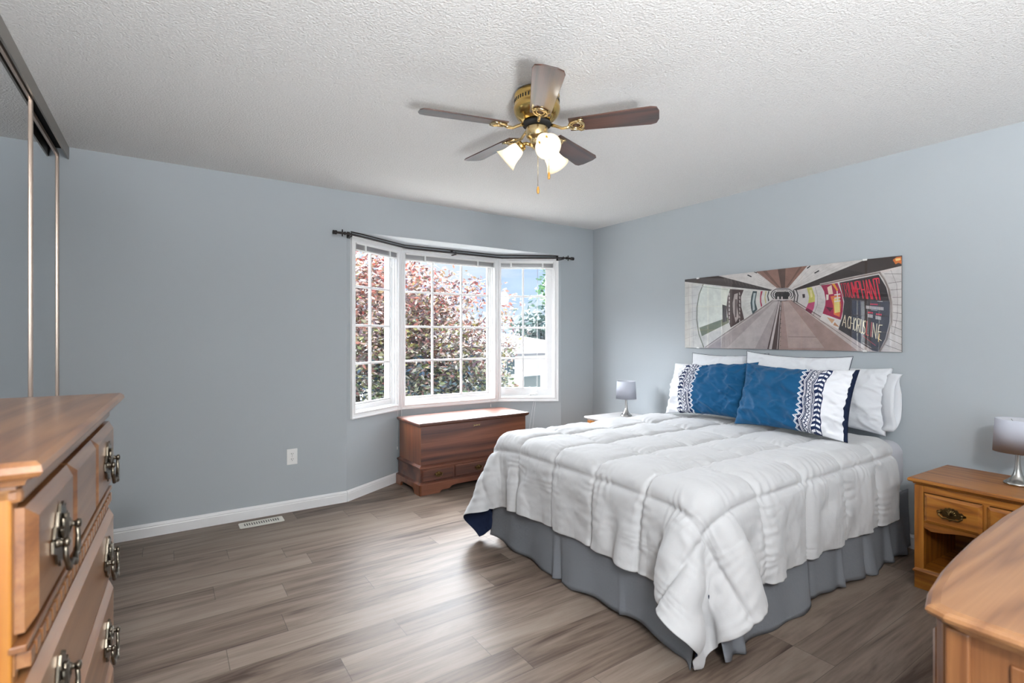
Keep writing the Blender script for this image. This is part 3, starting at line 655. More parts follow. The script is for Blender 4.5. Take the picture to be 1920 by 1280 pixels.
# ------------------------------------------------------------------ low dresser (right, near)
def dresser():
    t=thing('dresser','low honey oak dresser with curved rounded top edge, bottom right','dresser',(-2.64,-3.705,0),0)
    # local: front faces +y, x 0..1.5, depth -y .46 ; top z .80
    X=[0.0,.012,.08,.20,.30,.47,.75,1.03,1.20,1.30,1.42,1.488,1.50]
    Y=[-.035,-.005,.012,.028,.036,.046,.052,.046,.036,.028,.012,-.005,-.035]
    def outl(d):
        pts=[(x+ (d if x<.75 else -d if x>.75 else 0),y-d) for x,y in zip(X,Y)]
        return [(0+d,-.46+d)]+pts+[(1.5-d,-.46+d)]
    lv=[(.030,.765),(.030,.769),(.020,.772),(.016,.780),(.003,.786),(0,.793),(.002,.799),(.007,.803),(.018,.8055),(.020,.8055)]
    mb=MB(); n=len(outl(0)); vs=[]
    for d,z in lv: vs+=[(x,y,z) for x,y in outl(d)]
    fs=[tuple(range(n))[::-1]]
    for i in range(len(lv)-1):
        for j in range(n): fs.append((i*n+j,i*n+(j+1)%n,(i+1)*n+(j+1)%n,(i+1)*n+j))
    fs.append(tuple((len(lv)-1)*n+j for j in range(n)))
    obj('top',mb.add(vs,fs),M['honeytop'],t)
    body=[(.04,-.445),(.04,-.024),(.055,-.010),(1.445,-.010),(1.46,-.024),(1.46,-.445)]
    obj('carcass',MB().prism(body,.06,.766),M['honey_z'],t)
    obj('side_panel',MB().box(.034,.0405,-.40,-.115,.12,.74),M['honey_z'],t,bevel=.004)
    for y in (-.44,-.064): obj('side_stile',MB().box(.030,.0405,y,y+.035,.0,.766),M['honey_z'],t,bevel=.004)
    obj('plinth',MB().prism([(x,y+.006) for x,y in body],0,.062),M['honey_x'],t)
    for r_,(z0,z1) in enumerate(((.55,.74),(.33,.53),(.10,.31))):
        for a,b in ((.07,.50),(.515,.985),(1.0,1.43)):
            q=raised(-b,-a,z0,z1,.011,t=.014,ch=.010).xform(Matrix.Rotation(PI,4,'Z'))
            d=obj('drawer_front',q,M['honey_x'],t)
            bail_pull('drawer_pull',.11,M['antique'],d,Matrix.Translation(((a+b)/2,.004,(z0+z1)/2))@Matrix.Rotation(PI,4,'Z'),h=.05)
hc2=(srgb(112,72,42),srgb(140,96,60),srgb(156,112,72))
M['honeytop']=wood('honey_oak_top',*hc2,axis='x',scale=.8,rough=.38,coat=.5,coat_r=.28,seed=9,rings=.55)
dresser()

# ------------------------------------------------------------------ bed
BX0,BY,BW,ZT=-2.05,-2.055,1.55,.665
def drape(L=2.21, W=2.42, h=.034, hx=-.30, steps=260, iters=14, seed=3):
    """square-cornered comforter falling over the mattress; returns grid (nu,nv,3)"""
    rng=np.random.RandomState(seed)
    nu=int(round(L/h))+1; nv=int(round(W/h))+1
    u=np.linspace(0,L,nu); v=np.linspace(-W/2,W/2,nv)
    X=np.zeros((nu,nv,3)); X[...,0]=hx-u[:,None]; X[...,1]=BY+v[None,:]
    X[...,2]=ZT+.03+rng.rand(nu,nv)*.004
    Vv=np.zeros_like(X); dt=.014; g=np.array([0,0,-9.8])
    du=u[1]-u[0]; dv=v[1]-v[0]; dd=np.hypot(du,dv)
    cons=[]
    def add(a,b,l,k): cons.append((a,b,l,k))
    S=slice
    for s in (0,1):
        add((S(s,nu-1,2),S(None)),(S(s+1,nu,2),S(None)),du,1.)
        add((S(None),S(s,nv-1,2)),(S(None),S(s+1,nv,2)),dv,1.)
        add((S(s,nu-1,2),S(0,nv-1)),(S(s+1,nu,2),S(1,nv)),dd,.35)
        add((S(s,nu-1,2),S(1,nv)),(S(s+1,nu,2),S(0,nv-1)),dd,.35)
    for s in range(4):
        if s<2 or True:
            n=(nu-2-s+3)//4
            a=np.arange(s,nu-2,4); 
            add((a,S(None)),(a+2,S(None)),2*du,.10)
            b=np.arange(s,nv-2,4)
            add((S(None),b),(S(None),b+2),2*dv,.10)
    # farther bending: stiff padding
    for s in range(8):
        a=np.arange(s,nu-4,8); 
        if len(a): add((a,S(None)),(a+4,S(None)),4*du,.04)
        b=np.arange(s,nv-4,8)
        if len(b): add((S(None),b),(S(None),b+4),4*dv,.04)
    r=.09
    lo=np.array([BX0+r,BY-BW/2+r,-.2]); hi=np.array([.5,BY+BW/2-r,ZT-r])
    def collide(P,Pold):
        c=np.clip(P,lo,hi); d=P-c; n=np.linalg.norm(d,axis=-1,keepdims=True)
        inside=(n[...,0]<r)
        nn=np.where(n>1e-6,d/np.maximum(n,1e-6),np.array([0,0,1.]))
        push=c+nn*r
        P[inside]=push[inside]
        # friction
        mv=P-Pold; P[inside]-=mv[inside]*np.array([.6,.6,.0])
        fl=P[...,2]<.012; P[...,2]=np.maximum(P[...,2],.012)
    for st in range(steps):
        old=X.copy(); Vv=(Vv+g*dt)*.985; 
        X=X+Vv*dt
        for it in range(iters):
            for a,b,l,k in cons:
                A=X[a];B=X[b]; d=B-A; n=np.linalg.norm(d,axis=-1,keepdims=True)
                kk=k
                c=d*(kk*.5*(n-l)/np.maximum(n,1e-6))
                X[a]=A+c; X[b]=B-c
            # head strip pinned-ish
            X[0,:,0]=hx
            collide(X,old)
        Vv=(X-old)/dt
        if st>steps*.6: Vv*=.9
    return X
ART_COLS=[(28,22,24),(30,25,25),(46,42,42),(50,44,44),(52,44,47),(58,46,44),(60,44,40),(60,44,44),(60,56,56),(60,60,66),(62,80,84),(66,60,62),(70,48,44),(70,64,64),(72,64,66),(78,56,52),(80,64,60),(84,70,70),(90,16,44),(90,70,66),(90,78,74),(96,72,62),(96,80,76),(96,80,80),(96,84,84),(110,90,86),(112,98,92),(120,30,60),(120,88,76),(120,104,100),(120,126,96),(130,134,110),(138,124,118),(150,112,98),(164,26,74),(172,144,136),(176,163,162),(176,168,166),(180,60,90),(180,170,170),(186,178,176),(188,166,160),(188,176,172),(190,176,172),(196,76,120),(196,140,100),(196,186,180),(196,186,182),(196,186,184),(196,188,186),(196,200,188),(196,206,206),(200,50,70),(200,190,186),(200,192,190),(200,196,196),(205,190,140),(205,196,192),(205,198,196),(206,160,120),(206,192,188),(206,196,190),(206,196,194),(206,200,104),(206,200,200),(214,112,40),(214,206,202),(214,208,206),(216,212,210),(218,212,210),(222,36,66),(222,40,70),(222,220,214),(224,220,218),(225,214,210),(226,120,60),(226,190,110),(226,220,216),(228,222,218),(230,110,110),(232,160,50),(232,236,224),(236,222,160),(236,230,226),(238,220,130),(238,224,212),(238,226,196),(240,214,190),(240,228,224),(250,214,140)]
ART=[(58,0,[(0,.6),(1.6,.6),(1.6,0),(.0,.0)]),
(72,1,[(.0,.5887),(.7775,.445),(.7778,.3693),(.1977,.0038),(.0,.0)]),
(5,2,[(0,.6),(.3295,.5998),(.7824,.4495),(.7677,.4418),(.3591,.5135),(.0,.5808)]),
(78,2,[(.3295,.5998),(.6558,.6),(.8184,.4632),(.7854,.4483)]),
(33,2,[(.6558,.6),(1.0371,.6),(.9021,.4548),(.8185,.4612)]),
(21,3,[(.8256,.6),(.8827,.6),(.8786,.4566),(.8502,.4588)]),
(28,3,[(.707,.6),(.7372,.6),(.8454,.4592),(.8339,.4601)]),
(28,3,[(.9839,.6),(1.0018,.6),(.8927,.4555),(.8852,.4561)]),
(77,2,[(1.0371,.6),(1.407,.6),(.9437,.4385),(.9021,.4548)]),
(5,2,[(1.407,.6),(1.6,.5992),(1.599,.5346),(.9574,.4319),(.9373,.4399)]),
(74,3,[(1.599,.5346),(.9574,.4319),(.962,.4241),(1.5991,.5186)]),
(69,1,[(.9575,.4282),(1.5991,.5186),(1.6,0),(1.4755,0),(.9349,.3651)]),
(1,4,[(.5834,.5771),(.6165,.56),(.6203,.5679),(.5873,.585)]),
(1,4,[(.6373,.5977),(.6613,.5856),(.6649,.5935),(.6409,.6)]),
(1,4,[(1.0381,.579),(1.0603,.5946),(1.0555,.6),(1.0332,.586)]),
(1,4,[(1.088,.5391),(1.1185,.5543),(1.1147,.5617),(1.0841,.5466)]),
(37,2,[(0,.5254),(.1405,.5234),(.1403,.5256),(0,.5276)]),
(37,2,[(0,.4507),(.1381,.4553),(.1378,.4575),(0,.453)]),
(37,2,[(.0,.376),(.1358,.387),(.1354,.3892),(0,.3782)]),
(37,2,[(.0003,.3013),(.1335,.3187),(.133,.3209),(0,.3035)]),
(37,2,[(.0005,.2265),(.1311,.2504),(.1305,.2525),(0,.2287)]),
(37,2,[(.0007,.1517),(.1288,.1819),(.1281,.184),(0,.1539)]),
(37,2,[(.001,.077),(.1265,.1134),(.1256,.1155),(.0001,.0791)]),
(40,2,[(.0347,.5581),(.0465,.0115),(.0491,.0116),(.0373,.5579)]),
(40,2,[(.074,.5548),(.0858,.0122),(.0883,.0123),(.0766,.5546)]),
(36,3,[(.7857,.3737),(.8381,.3707),(.7445,0),(.2101,0)]),
(48,4,[(.7975,.3585),(.8285,.3568),(.6475,.0073),(.4069,.0046)]),
(35,3,[(.8553,.3697),(.9229,.3658),(1.3578,.0011),(.8357,0)]),
(41,4,[(.8649,.3549),(.9071,.3526),(1.1511,.0174),(.9039,.0125)]),
(60,4,[(.9229,.3658),(.9413,.3647),(1.4826,0),(1.3578,.0011)]),
(19,5,[(.9238,.36),(1.4025,0),(1.4042,.0015),(.9259,.363)]),
(16,5,[(.9419,.3586),(1.4682,0),(1.47,.0035),(.9443,.3625)]),
(29,5,[(.7824,.3717),(.2008,.0086),(.2044,.0041),(.7852,.3676)]),
(53,5,[(.7676,.3488),(.2151,.0037),(.2194,0),(.771,.3438)]),
(15,6,[(.8418,.3944),(.8571,.3934),(.8338,0),(.7445,.0014)]),
(62,7,[(.8418,.3896),(.8485,.3892),(.7792,.0022),(.7575,.0017)]),
(77,7,[(.8487,.376),(.8183,.0023),(.8221,.002),(.8525,.3754)]),
(25,5,[(.9028,.0943),(1.1007,.0911),(1.1007,.0938),(.9029,.0971)]),
(13,8,[(.9457,.4028),(.9429,.3904),(.9345,.3792),(.921,.3699),(.9034,.3631),(.8826,.3594),(.8601,.3589),(.8373,.3619),(.8159,.3681),(.7974,.3771),(.783,.3884),(.7739,.4011),(.7708,.4144),(.7738,.4273),(.7828,.4388),(.7971,.4482),(.8156,.4548),(.837,.4581),(.8597,.4581),(.8822,.4547),(.903,.4482),(.9208,.4391),(.9343,.428),(.9428,.4156)]),
(73,9,[(.9384,.4033),(.9358,.3921),(.9281,.3819),(.9158,.3735),(.8996,.3674),(.8806,.3641),(.8601,.3637),(.8393,.3664),(.8198,.372),(.8029,.3802),(.7898,.3904),(.7815,.4019),(.7786,.4139),(.7814,.4255),(.7896,.4359),(.8026,.4444),(.8195,.4503),(.839,.4533),(.8597,.4533),(.8803,.4502),(.8993,.4444),(.9155,.4361),(.9279,.4261),(.9357,.4149)]),
(8,10,[(.931,.4038),(.9287,.3937),(.9217,.3847),(.9105,.3772),(.8959,.3717),(.8787,.3688),(.8601,.3685),(.8413,.3709),(.8236,.376),(.8084,.3833),(.7965,.3924),(.7891,.4027),(.7865,.4134),(.789,.4237),(.7964,.433),(.8081,.4406),(.8233,.4459),(.841,.4486),(.8597,.4485),(.8784,.4458),(.8956,.4405),(.9103,.4332),(.9215,.4242),(.9286,.4142)]),
(68,11,[(.9236,.4043),(.9215,.3952),(.9153,.387),(.9052,.3801),(.8921,.3752),(.8767,.3725),(.86,.3723),(.8432,.3745),(.8275,.3791),(.8138,.3857),(.8033,.3939),(.7966,.4032),(.7943,.4128),(.7966,.4222),(.8032,.4306),(.8136,.4374),(.8272,.4423),(.843,.4447),(.8597,.4447),(.8764,.4423),(.8919,.4375),(.905,.4309),(.9151,.4227),(.9214,.4137)]),
(3,12,[(.9162,.4048),(.9144,.3966),(.9088,.3892),(.9,.3831),(.8883,.3787),(.8747,.3763),(.86,.3761),(.8452,.3781),(.8313,.3822),(.8193,.3881),(.81,.3954),(.8042,.4037),(.8021,.4123),(.8041,.4207),(.8099,.4282),(.8191,.4343),(.8311,.4386),(.845,.4409),(.8598,.4409),(.8745,.4387),(.8881,.4345),(.8998,.4286),(.9087,.4213),(.9143,.4132)]),
(57,13,[(.8071,.3966),(.9135,.3899),(.9256,.3628),(.7925,.3704)]),
(67,13,[(.8069,.4429),(.9133,.4351),(.9068,.4261),(.8128,.4328)]),
(0,14,[(.8062,.3774),(.8051,.4112),(.8099,.4234),(.8099,.4234),(.8176,.4228),(.8186,.4228),(.8225,.4091),(.8217,.3764)]),
(0,14,[(.8361,.3756),(.835,.4092),(.8398,.4213),(.8398,.4252),(.8474,.4246),(.8484,.4207),(.8523,.4071),(.8515,.3747)]),
(0,14,[(.8629,.374),(.8618,.4074),(.8665,.4195),(.8665,.4176),(.8741,.4171),(.875,.4189),(.8788,.4054),(.878,.3731)]),
(0,14,[(.8742,.3734),(.8732,.4067),(.8778,.4187),(.8778,.4301),(.8853,.4296),(.8863,.4181),(.8901,.4046),(.8893,.3725)]),
(0,14,[(.8884,.3725),(.8873,.4057),(.8919,.4177),(.8919,.4253),(.8994,.4248),(.9004,.4172),(.9041,.4037),(.9033,.3716)]),
(12,5,[(.4363,.4823),(.5536,.4664),(.531,.4139),(.5334,.3321),(.5577,.2334),(.4406,.1699),(.4153,.2539),(.4036,.3381),(.4148,.4213)]),
(66,6,[(.4239,.452),(.4239,.429),(.433,.4284),(.433,.4514)]),
(47,6,[(.5137,.4492),(.5164,.427),(.524,.4273),(.5213,.4495)]),
(66,6,[(.424,.4207),(.424,.3977),(.4331,.3972),(.4331,.4201)]),
(47,6,[(.5138,.4185),(.5165,.3963),(.5241,.3966),(.5214,.4188)]),
(66,6,[(.4241,.3894),(.4241,.3664),(.4332,.3659),(.4331,.3889)]),
(47,6,[(.5139,.3877),(.5166,.3656),(.5242,.3659),(.5216,.3881)]),
(66,6,[(.4241,.3581),(.4242,.3351),(.4333,.3347),(.4332,.3576)]),
(47,6,[(.514,.357),(.5167,.3348),(.5243,.3352),(.5217,.3574)]),
(66,6,[(.4242,.3267),(.4243,.3038),(.4334,.3034),(.4333,.3263)]),
(47,6,[(.5141,.3262),(.5168,.3041),(.5244,.3045),(.5218,.3266)]),
(66,6,[(.4243,.2954),(.4244,.2724),(.4335,.2721),(.4334,.2951)]),
(47,6,[(.5142,.2954),(.5169,.2733),(.5245,.2738),(.5219,.2959)]),
(66,6,[(.4244,.2641),(.4245,.2411),(.4336,.2409),(.4335,.2638)]),
(47,6,[(.5143,.2647),(.517,.2426),(.5246,.2431),(.522,.2652)]),
(66,6,[(.4245,.2328),(.4246,.2098),(.4337,.2096),(.4336,.2325)]),
(47,6,[(.5144,.2339),(.5171,.2118),(.5247,.2124),(.5221,.2345)]),
(43,6,[(.4735,.4382),(.5046,.4444),(.4961,.3441),(.5129,.251),(.4854,.2106),(.4628,.2939),(.4581,.3667)]),
(23,7,[(.4803,.3965),(.4959,.3956),(.4919,.2516),(.4786,.252)]),
(10,5,[(.6303,.4517),(.6646,.4473),(.6524,.3864),(.6525,.3565),(.6672,.306),(.6278,.2716),(.615,.3183),(.6106,.3587),(.6168,.4085)]),
(51,6,[(.6356,.4354),(.6543,.4341),(.64,.3671),(.6465,.3069),(.6298,.2976),(.6253,.3679)]),
(38,5,[(.6934,.4462),(.7096,.445),(.6976,.4035),(.6977,.364),(.706,.334),(.6959,.3206),(.6875,.3645),(.6874,.4041)]),
(56,5,[(.7298,.4436),(.7418,.4427),(.73,.4014),(.7382,.352),(.7302,.3465),(.7219,.3921)]),
(9,5,[(.7528,.4419),(.7617,.4413),(.752,.4049),(.76,.3703),(.7521,.363),(.744,.4054)]),
(31,6,[(.1813,.5457),(.1406,.4601),(.15,.4562),(.1906,.5416)]),
(31,6,[(.1416,.4634),(.1194,.3499),(.1295,.3479),(.1517,.4612)]),
(31,6,[(.1198,.3536),(.1174,.2385),(.1276,.238),(.13,.3529)]),
(31,6,[(.1171,.2422),(.1386,.1158),(.1487,.1171),(.1273,.2432)]),
(31,6,[(.1376,.1192),(.1876,.0033),(.197,.0065),(.1472,.1222)]),
(81,3,[(.1925,.5389),(.4351,.4824),(.4125,.4214),(.4013,.3382),(.4154,.2225),(.1887,.1076),(.1483,.1517),(.1327,.2623),(.135,.3837),(.1576,.4704)]),
(30,4,[(.147,.1737),(.4153,.2539),(.4292,.2118),(.1724,.101)]),
(50,6,[(.169,.5213),(.4182,.4752),(.419,.4813),(.1699,.5278)]),
(2,4,[(.3654,.361),(.4036,.3486),(.4086,.2227),(.3693,.213)]),
(11,5,[(.9355,.4342),(.9479,.3938),(.9557,.3958),(.9434,.4362)]),
(11,5,[(.9475,.3998),(.9397,.3494),(.9478,.3476),(.9556,.398)]),
(14,5,[(.9566,.4327),(.9689,.3925),(.9766,.3945),(.9644,.4347)]),
(14,5,[(.9684,.3985),(.9607,.3482),(.9688,.3465),(.9764,.3966)]),
(7,6,[(1.0026,.4009),(1.0204,.4016),(1.0223,.3757),(1.0063,.373)]),
(63,5,[(1.0326,.4457),(1.0684,.4456),(1.0885,.3834),(1.0886,.3426),(1.0436,.3341),(1.0504,.3813)]),
(44,5,[(1.0886,.3426),(1.082,.2976),(1.0631,.2574),(1.0244,.291),(1.0436,.3341)]),
(27,6,[(1.0367,.2996),(1.0752,.2779),(1.0631,.2574),(1.0244,.2891)]),
(82,6,[(1.0519,.4268),(1.0676,.4257),(1.0747,.3797),(1.0609,.3715)]),
(34,5,[(1.1289,.4535),(1.2349,.4607),(1.2615,.3854),(1.2713,.324),(1.2669,.2634),(1.2544,.2098),(1.1399,.2575),(1.1564,.3122),(1.1595,.3566),(1.1493,.4108)]),
(80,6,[(1.1985,.4585),(1.2164,.4587),(1.2391,.4131),(1.2311,.405)]),
(87,7,[(1.1699,.436),(1.1969,.4515),(1.207,.3891),(1.1784,.3865)]),
(85,7,[(1.1627,.3876),(1.1792,.3865),(1.1777,.3511),(1.1645,.3474)]),
(75,6,[(1.1907,.3724),(1.2473,.3776),(1.2571,.3073),(1.248,.2292),(1.2117,.2479),(1.2074,.3097)]),
(84,7,[(1.2112,.3536),(1.2474,.3558),(1.251,.264),(1.2173,.2565)]),
(18,7,[(1.1597,.3031),(1.2074,.2921),(1.1872,.2664)]),
(88,8,[(1.2155,.3773),(1.2535,.3806),(1.2525,.3884),(1.2144,.3852)]),
(88,8,[(1.2156,.3544),(1.2536,.3579),(1.2526,.3657),(1.2145,.3623)]),
(88,8,[(1.2157,.3315),(1.2537,.3352),(1.2527,.3431),(1.2146,.3394)]),
(88,8,[(1.2294,.4066),(1.2332,.3328),(1.2396,.3328),(1.2358,.4065)]),
(83,5,[(1.1399,.2557),(1.2544,.208),(1.242,.1453),(1.1199,.2168)]),
(59,6,[(1.1667,.2316),(1.2175,.2125),(1.1998,.1864)]),
(45,6,[(1.2176,.1949),(1.2483,.1593),(1.208,.1757)]),
(4,6,[(1.2468,.4632),(1.4771,.493),(1.5185,.409),(1.5384,.31),(1.5363,.188),(1.5132,.0821),(1.4783,0),(1.4438,.005),(1.2404,.1462),(1.2654,.2286),(1.276,.3324),(1.2582,.4117)]),
(32,7,[(1.1221,.4522),(1.3289,.4813),(1.3265,.4941),(1.1194,.4656)]),
(32,7,[(1.3232,.4806),(1.485,.5016),(1.4829,.5139),(1.3209,.4934)]),
(32,7,[(1.4754,.5069),(1.5057,.4563),(1.5142,.4628),(1.484,.5133)]),
(32,7,[(1.5025,.4631),(1.5273,.3949),(1.5368,.3991),(1.5121,.467)]),
(32,7,[(1.5254,.4023),(1.5393,.3059),(1.5495,.3074),(1.5357,.4035)]),
(32,7,[(1.5388,.313),(1.5394,.1849),(1.5498,.1847),(1.5491,.3124)]),
(32,7,[(1.5402,.1925),(1.5145,.0758),(1.5247,.0727),(1.5502,.1891)]),
(32,7,[(1.5169,.0828),(1.4781,0),(1.4875,0),(1.5261,.077)]),
(61,8,[(1.1231,.4609),(1.3265,.4901),(1.3255,.4952),(1.1221,.4663)]),
(61,8,[(1.3242,.4898),(1.4828,.51),(1.4819,.515),(1.3233,.4949)]),
(46,8,[(1.4869,.5),(1.5161,.4516),(1.5184,.4534),(1.4892,.5017)]),
(46,8,[(1.5153,.4535),(1.5384,.3898),(1.5409,.3909),(1.5178,.4545)]),
(46,8,[(1.5379,.3918),(1.551,.3082),(1.5537,.3086),(1.5406,.3921)]),
(46,8,[(1.5508,.3101),(1.5515,.1869),(1.5542,.1868),(1.5536,.31)]),
(46,8,[(1.5517,.1889),(1.5271,.0736),(1.5298,.0728),(1.5544,.188)]),
(46,8,[(1.5278,.0755),(1.4896,0),(1.492,0),(1.5302,.0739)]),
(17,4,[(1.5077,.4945),(1.5985,.4847),(1.5985,.4871),(1.5077,.497)]),
(17,4,[(1.5291,.4313),(1.5989,.4376),(1.5986,.44),(1.5288,.4337)]),
(17,4,[(1.5417,.3881),(1.5991,.3896),(1.5989,.392),(1.5415,.3905)]),
(17,4,[(1.5515,.3404),(1.5993,.3392),(1.5992,.3416),(1.5515,.3429)]),
(17,4,[(1.553,.2959),(1.5995,.2895),(1.5996,.2919),(1.5532,.2983)]),
(17,4,[(1.5532,.2473),(1.5997,.2374),(1.6,.2398),(1.5535,.2497)]),
(17,4,[(1.5535,.1987),(1.5999,.1878),(1.6,.1901),(1.5538,.2011)]),
(17,4,[(1.548,.1609),(1.6,.1373),(1.6,.1395),(1.5487,.1632)]),
(17,4,[(1.5372,.122),(1.6,.0908),(1.6,.093),(1.538,.1243)]),
(17,4,[(1.5249,.0854),(1.6,.0452),(1.6,.0474),(1.5257,.0876)]),
(17,4,[(1.5098,.0442),(1.6,.0075),(1.6,.0098),(1.5105,.0465)]),
(24,4,[(1.542,.5167),(1.5736,.4202),(1.5748,.4206),(1.5433,.5172)]),
(24,4,[(1.5734,.4212),(1.5787,.3315),(1.58,.3315),(1.5747,.4212)]),
(24,4,[(1.5786,.3324),(1.5765,.219),(1.5779,.2189),(1.58,.3323)]),
(24,4,[(1.5766,.2199),(1.558,.1064),(1.5594,.1061),(1.578,.2196)]),
(22,4,[(1.2814,.5007),(1.2976,.4769),(1.2988,.4779),(1.2826,.5016)]),
(22,4,[(1.3078,.505),(1.3238,.4823),(1.325,.4833),(1.309,.506)]),
(22,4,[(1.3339,.5093),(1.3498,.4876),(1.3509,.4886),(1.3351,.5103)]),
(22,4,[(1.3597,.5136),(1.3754,.4928),(1.3765,.4938),(1.3608,.5146)]),
(22,4,[(1.3852,.5177),(1.4007,.4979),(1.4017,.499),(1.3863,.5188)]),
(22,4,[(1.4104,.5219),(1.4256,.503),(1.4267,.5041),(1.4114,.5229)]),
(22,4,[(1.4352,.5259),(1.4503,.508),(1.4513,.5091),(1.4362,.527)]),
(22,4,[(1.4598,.53),(1.4747,.513),(1.4756,.5141),(1.4607,.5311)]),
(22,4,[(1.484,.5339),(1.4988,.5179),(1.4997,.519),(1.4849,.5351)]),
(22,4,[(1.508,.5379),(1.5225,.5227),(1.5234,.5239),(1.5088,.539)]),
(26,3,[(.3809,.5793),(.3952,.5371),(.3974,.5375),(.3831,.5797)]),
(26,3,[(.4131,.5689),(.4273,.5291),(.4294,.5296),(.4153,.5694)]),
(26,3,[(.4449,.5587),(.4589,.5212),(.4611,.5217),(.4471,.5592)]),
(26,3,[(.4764,.5486),(.4902,.5135),(.4923,.514),(.4785,.5491)]),
(26,3,[(.5074,.5386),(.5211,.5058),(.5232,.5064),(.5095,.5392)]),
(26,3,[(.5381,.5288),(.5517,.4982),(.5536,.4988),(.5401,.5294)]),
(26,3,[(.5684,.519),(.5818,.4907),(.5837,.4914),(.5703,.5197)]),
(26,3,[(.5983,.5094),(.6116,.4833),(.6135,.4841),(.6002,.5101)]),
(26,3,[(.6279,.4999),(.641,.476),(.6428,.4768),(.6297,.5007)]),
(26,3,[(.6571,.4905),(.6701,.4688),(.6719,.4696),(.6589,.4914)]),
(26,3,[(.686,.4812),(.6988,.4616),(.7005,.4626),(.6877,.4822)]),
(26,3,[(.7145,.472),(.7273,.4545),(.7289,.4556),(.7161,.4731)]),
(54,3,[(1.0896,.4412),(1.1329,.4452),(1.1326,.447),(1.0893,.443)]),
(54,3,[(1.0914,.4212),(1.1346,.4226),(1.1345,.4244),(1.0912,.423)]),
(54,3,[(1.0931,.4012),(1.1364,.4001),(1.1363,.4019),(1.093,.403)]),
(54,3,[(1.0949,.3812),(1.1381,.3775),(1.1381,.3793),(1.0949,.383)]),
(54,3,[(1.0966,.3612),(1.1398,.355),(1.14,.3568),(1.0968,.363)]),
(54,3,[(1.0984,.3413),(1.1416,.3325),(1.1418,.3343),(1.0986,.3431)]),
(54,3,[(1.1001,.3213),(1.1433,.3101),(1.1436,.3118),(1.1005,.3231)]),
(54,3,[(1.1019,.3014),(1.145,.2876),(1.1454,.2893),(1.1023,.3031)]),
(54,3,[(1.1036,.2815),(1.1467,.2652),(1.1472,.2669),(1.1042,.2832)]),
(49,3,[(.5606,.4517),(.6171,.4436),(.6173,.4456),(.5608,.4537)]),
(49,3,[(.5629,.4272),(.6183,.4235),(.6183,.4255),(.5629,.4292)]),
(49,3,[(.5652,.4026),(.6195,.4034),(.6193,.4054),(.5651,.4047)]),
(49,3,[(.5676,.3781),(.6207,.3833),(.6204,.3853),(.5672,.3801)]),
(49,3,[(.5699,.3536),(.6219,.3633),(.6214,.3652),(.5694,.3556)]),
(49,3,[(.5722,.3292),(.6231,.3432),(.6224,.3451),(.5715,.3311)]),
(49,3,[(.5746,.3048),(.6243,.3232),(.6234,.3251),(.5737,.3067)]),
(49,3,[(.5769,.2804),(.6255,.3032),(.6245,.305),(.5759,.2822)]),
(42,3,[(.6756,.5908),(.7968,.4756),(.7978,.4767),(.6767,.5918)]),
(42,3,[(.6737,.5731),(.7988,.4735),(.7997,.4746),(.6746,.5742)]),
(42,3,[(.6717,.5554),(.8009,.4714),(.8016,.4726),(.6725,.5566)]),
(42,3,[(.6698,.5376),(.8029,.4693),(.8035,.4706),(.6704,.5389)]),
(42,3,[(.6679,.5199),(.805,.4673),(.8054,.4686),(.6683,.5213)]),
(42,3,[(.666,.5021),(.807,.4652),(.8073,.4666),(.6662,.5035)]),
(42,3,[(1.0631,.5906),(.9292,.4492),(.9302,.4482),(1.0641,.5896)]),
(42,3,[(1.1315,.5911),(.9292,.4493),(.93,.4481),(1.1323,.5899)]),
(42,3,[(1.1978,.5916),(.9292,.4494),(.93,.4481),(1.1985,.5904)]),
(42,3,[(1.2621,.5921),(.9293,.4494),(.9299,.4481),(1.2626,.5908)]),
(42,3,[(1.3244,.5925),(.9293,.4495),(.9299,.4481),(1.3249,.5913)]),
(6,8,[(.8427,.3537),(.8527,.3531),(.8527,.3579),(.8427,.3585)]),
(6,8,[(.8428,.3211),(.8523,.3207),(.8523,.3255),(.8428,.3259)]),
(6,8,[(.843,.2886),(.8519,.2882),(.8518,.293),(.8429,.2934)]),
(6,8,[(.8431,.256),(.8514,.2558),(.8514,.2605),(.8431,.2608)]),
(6,8,[(.8432,.2235),(.851,.2233),(.8509,.2281),(.8432,.2283)]),
(6,8,[(.8434,.1909),(.8505,.1908),(.8505,.1956),(.8433,.1957)]),
(6,8,[(.8435,.1584),(.8501,.1583),(.8501,.1631),(.8435,.1631)]),
(6,8,[(.8436,.1258),(.8496,.1258),(.8496,.1305),(.8436,.1306)]),
(6,8,[(.8437,.0932),(.8492,.0932),(.8492,.098),(.8437,.098)]),
(6,8,[(.8439,.0606),(.8488,.0607),(.8487,.0655),(.8439,.0654)]),
(6,8,[(.844,.028),(.8483,.0281),(.8483,.0329),(.844,.0328)]),
(65,5,[(1.5535,.5777),(1.5731,.593),(1.5994,.5929),(1.5996,.5465),(1.5835,.5564),(1.5686,.5485)]),
(89,6,[(1.5664,.5842),(1.5941,.584),(1.5955,.5726),(1.5699,.5677)]),
(70,9,[(1.2512,.4507),(1.2684,.4521),(1.268,.4552),(1.2507,.4538)]),
(70,9,[(1.2581,.4536),(1.2714,.3638),(1.2742,.3642),(1.2609,.4538)]),
(70,9,[(1.2898,.3617),(1.2753,.4551),(1.272,.4548),(1.2866,.3613)]),
(70,9,[(1.2732,.4522),(1.2862,.4532),(1.2857,.4568),(1.2727,.4558)]),
(70,9,[(1.2833,.4556),(1.2886,.4302),(1.2918,.4307),(1.2865,.4561)]),
(70,9,[(1.2883,.4322),(1.2904,.4086),(1.2936,.4087),(1.2916,.4323)]),
(70,9,[(1.2927,.4114),(1.2798,.4119),(1.2799,.4082),(1.2928,.4077)]),
(70,9,[(1.2845,.4102),(1.3008,.3588),(1.3039,.3598),(1.2876,.4112)]),
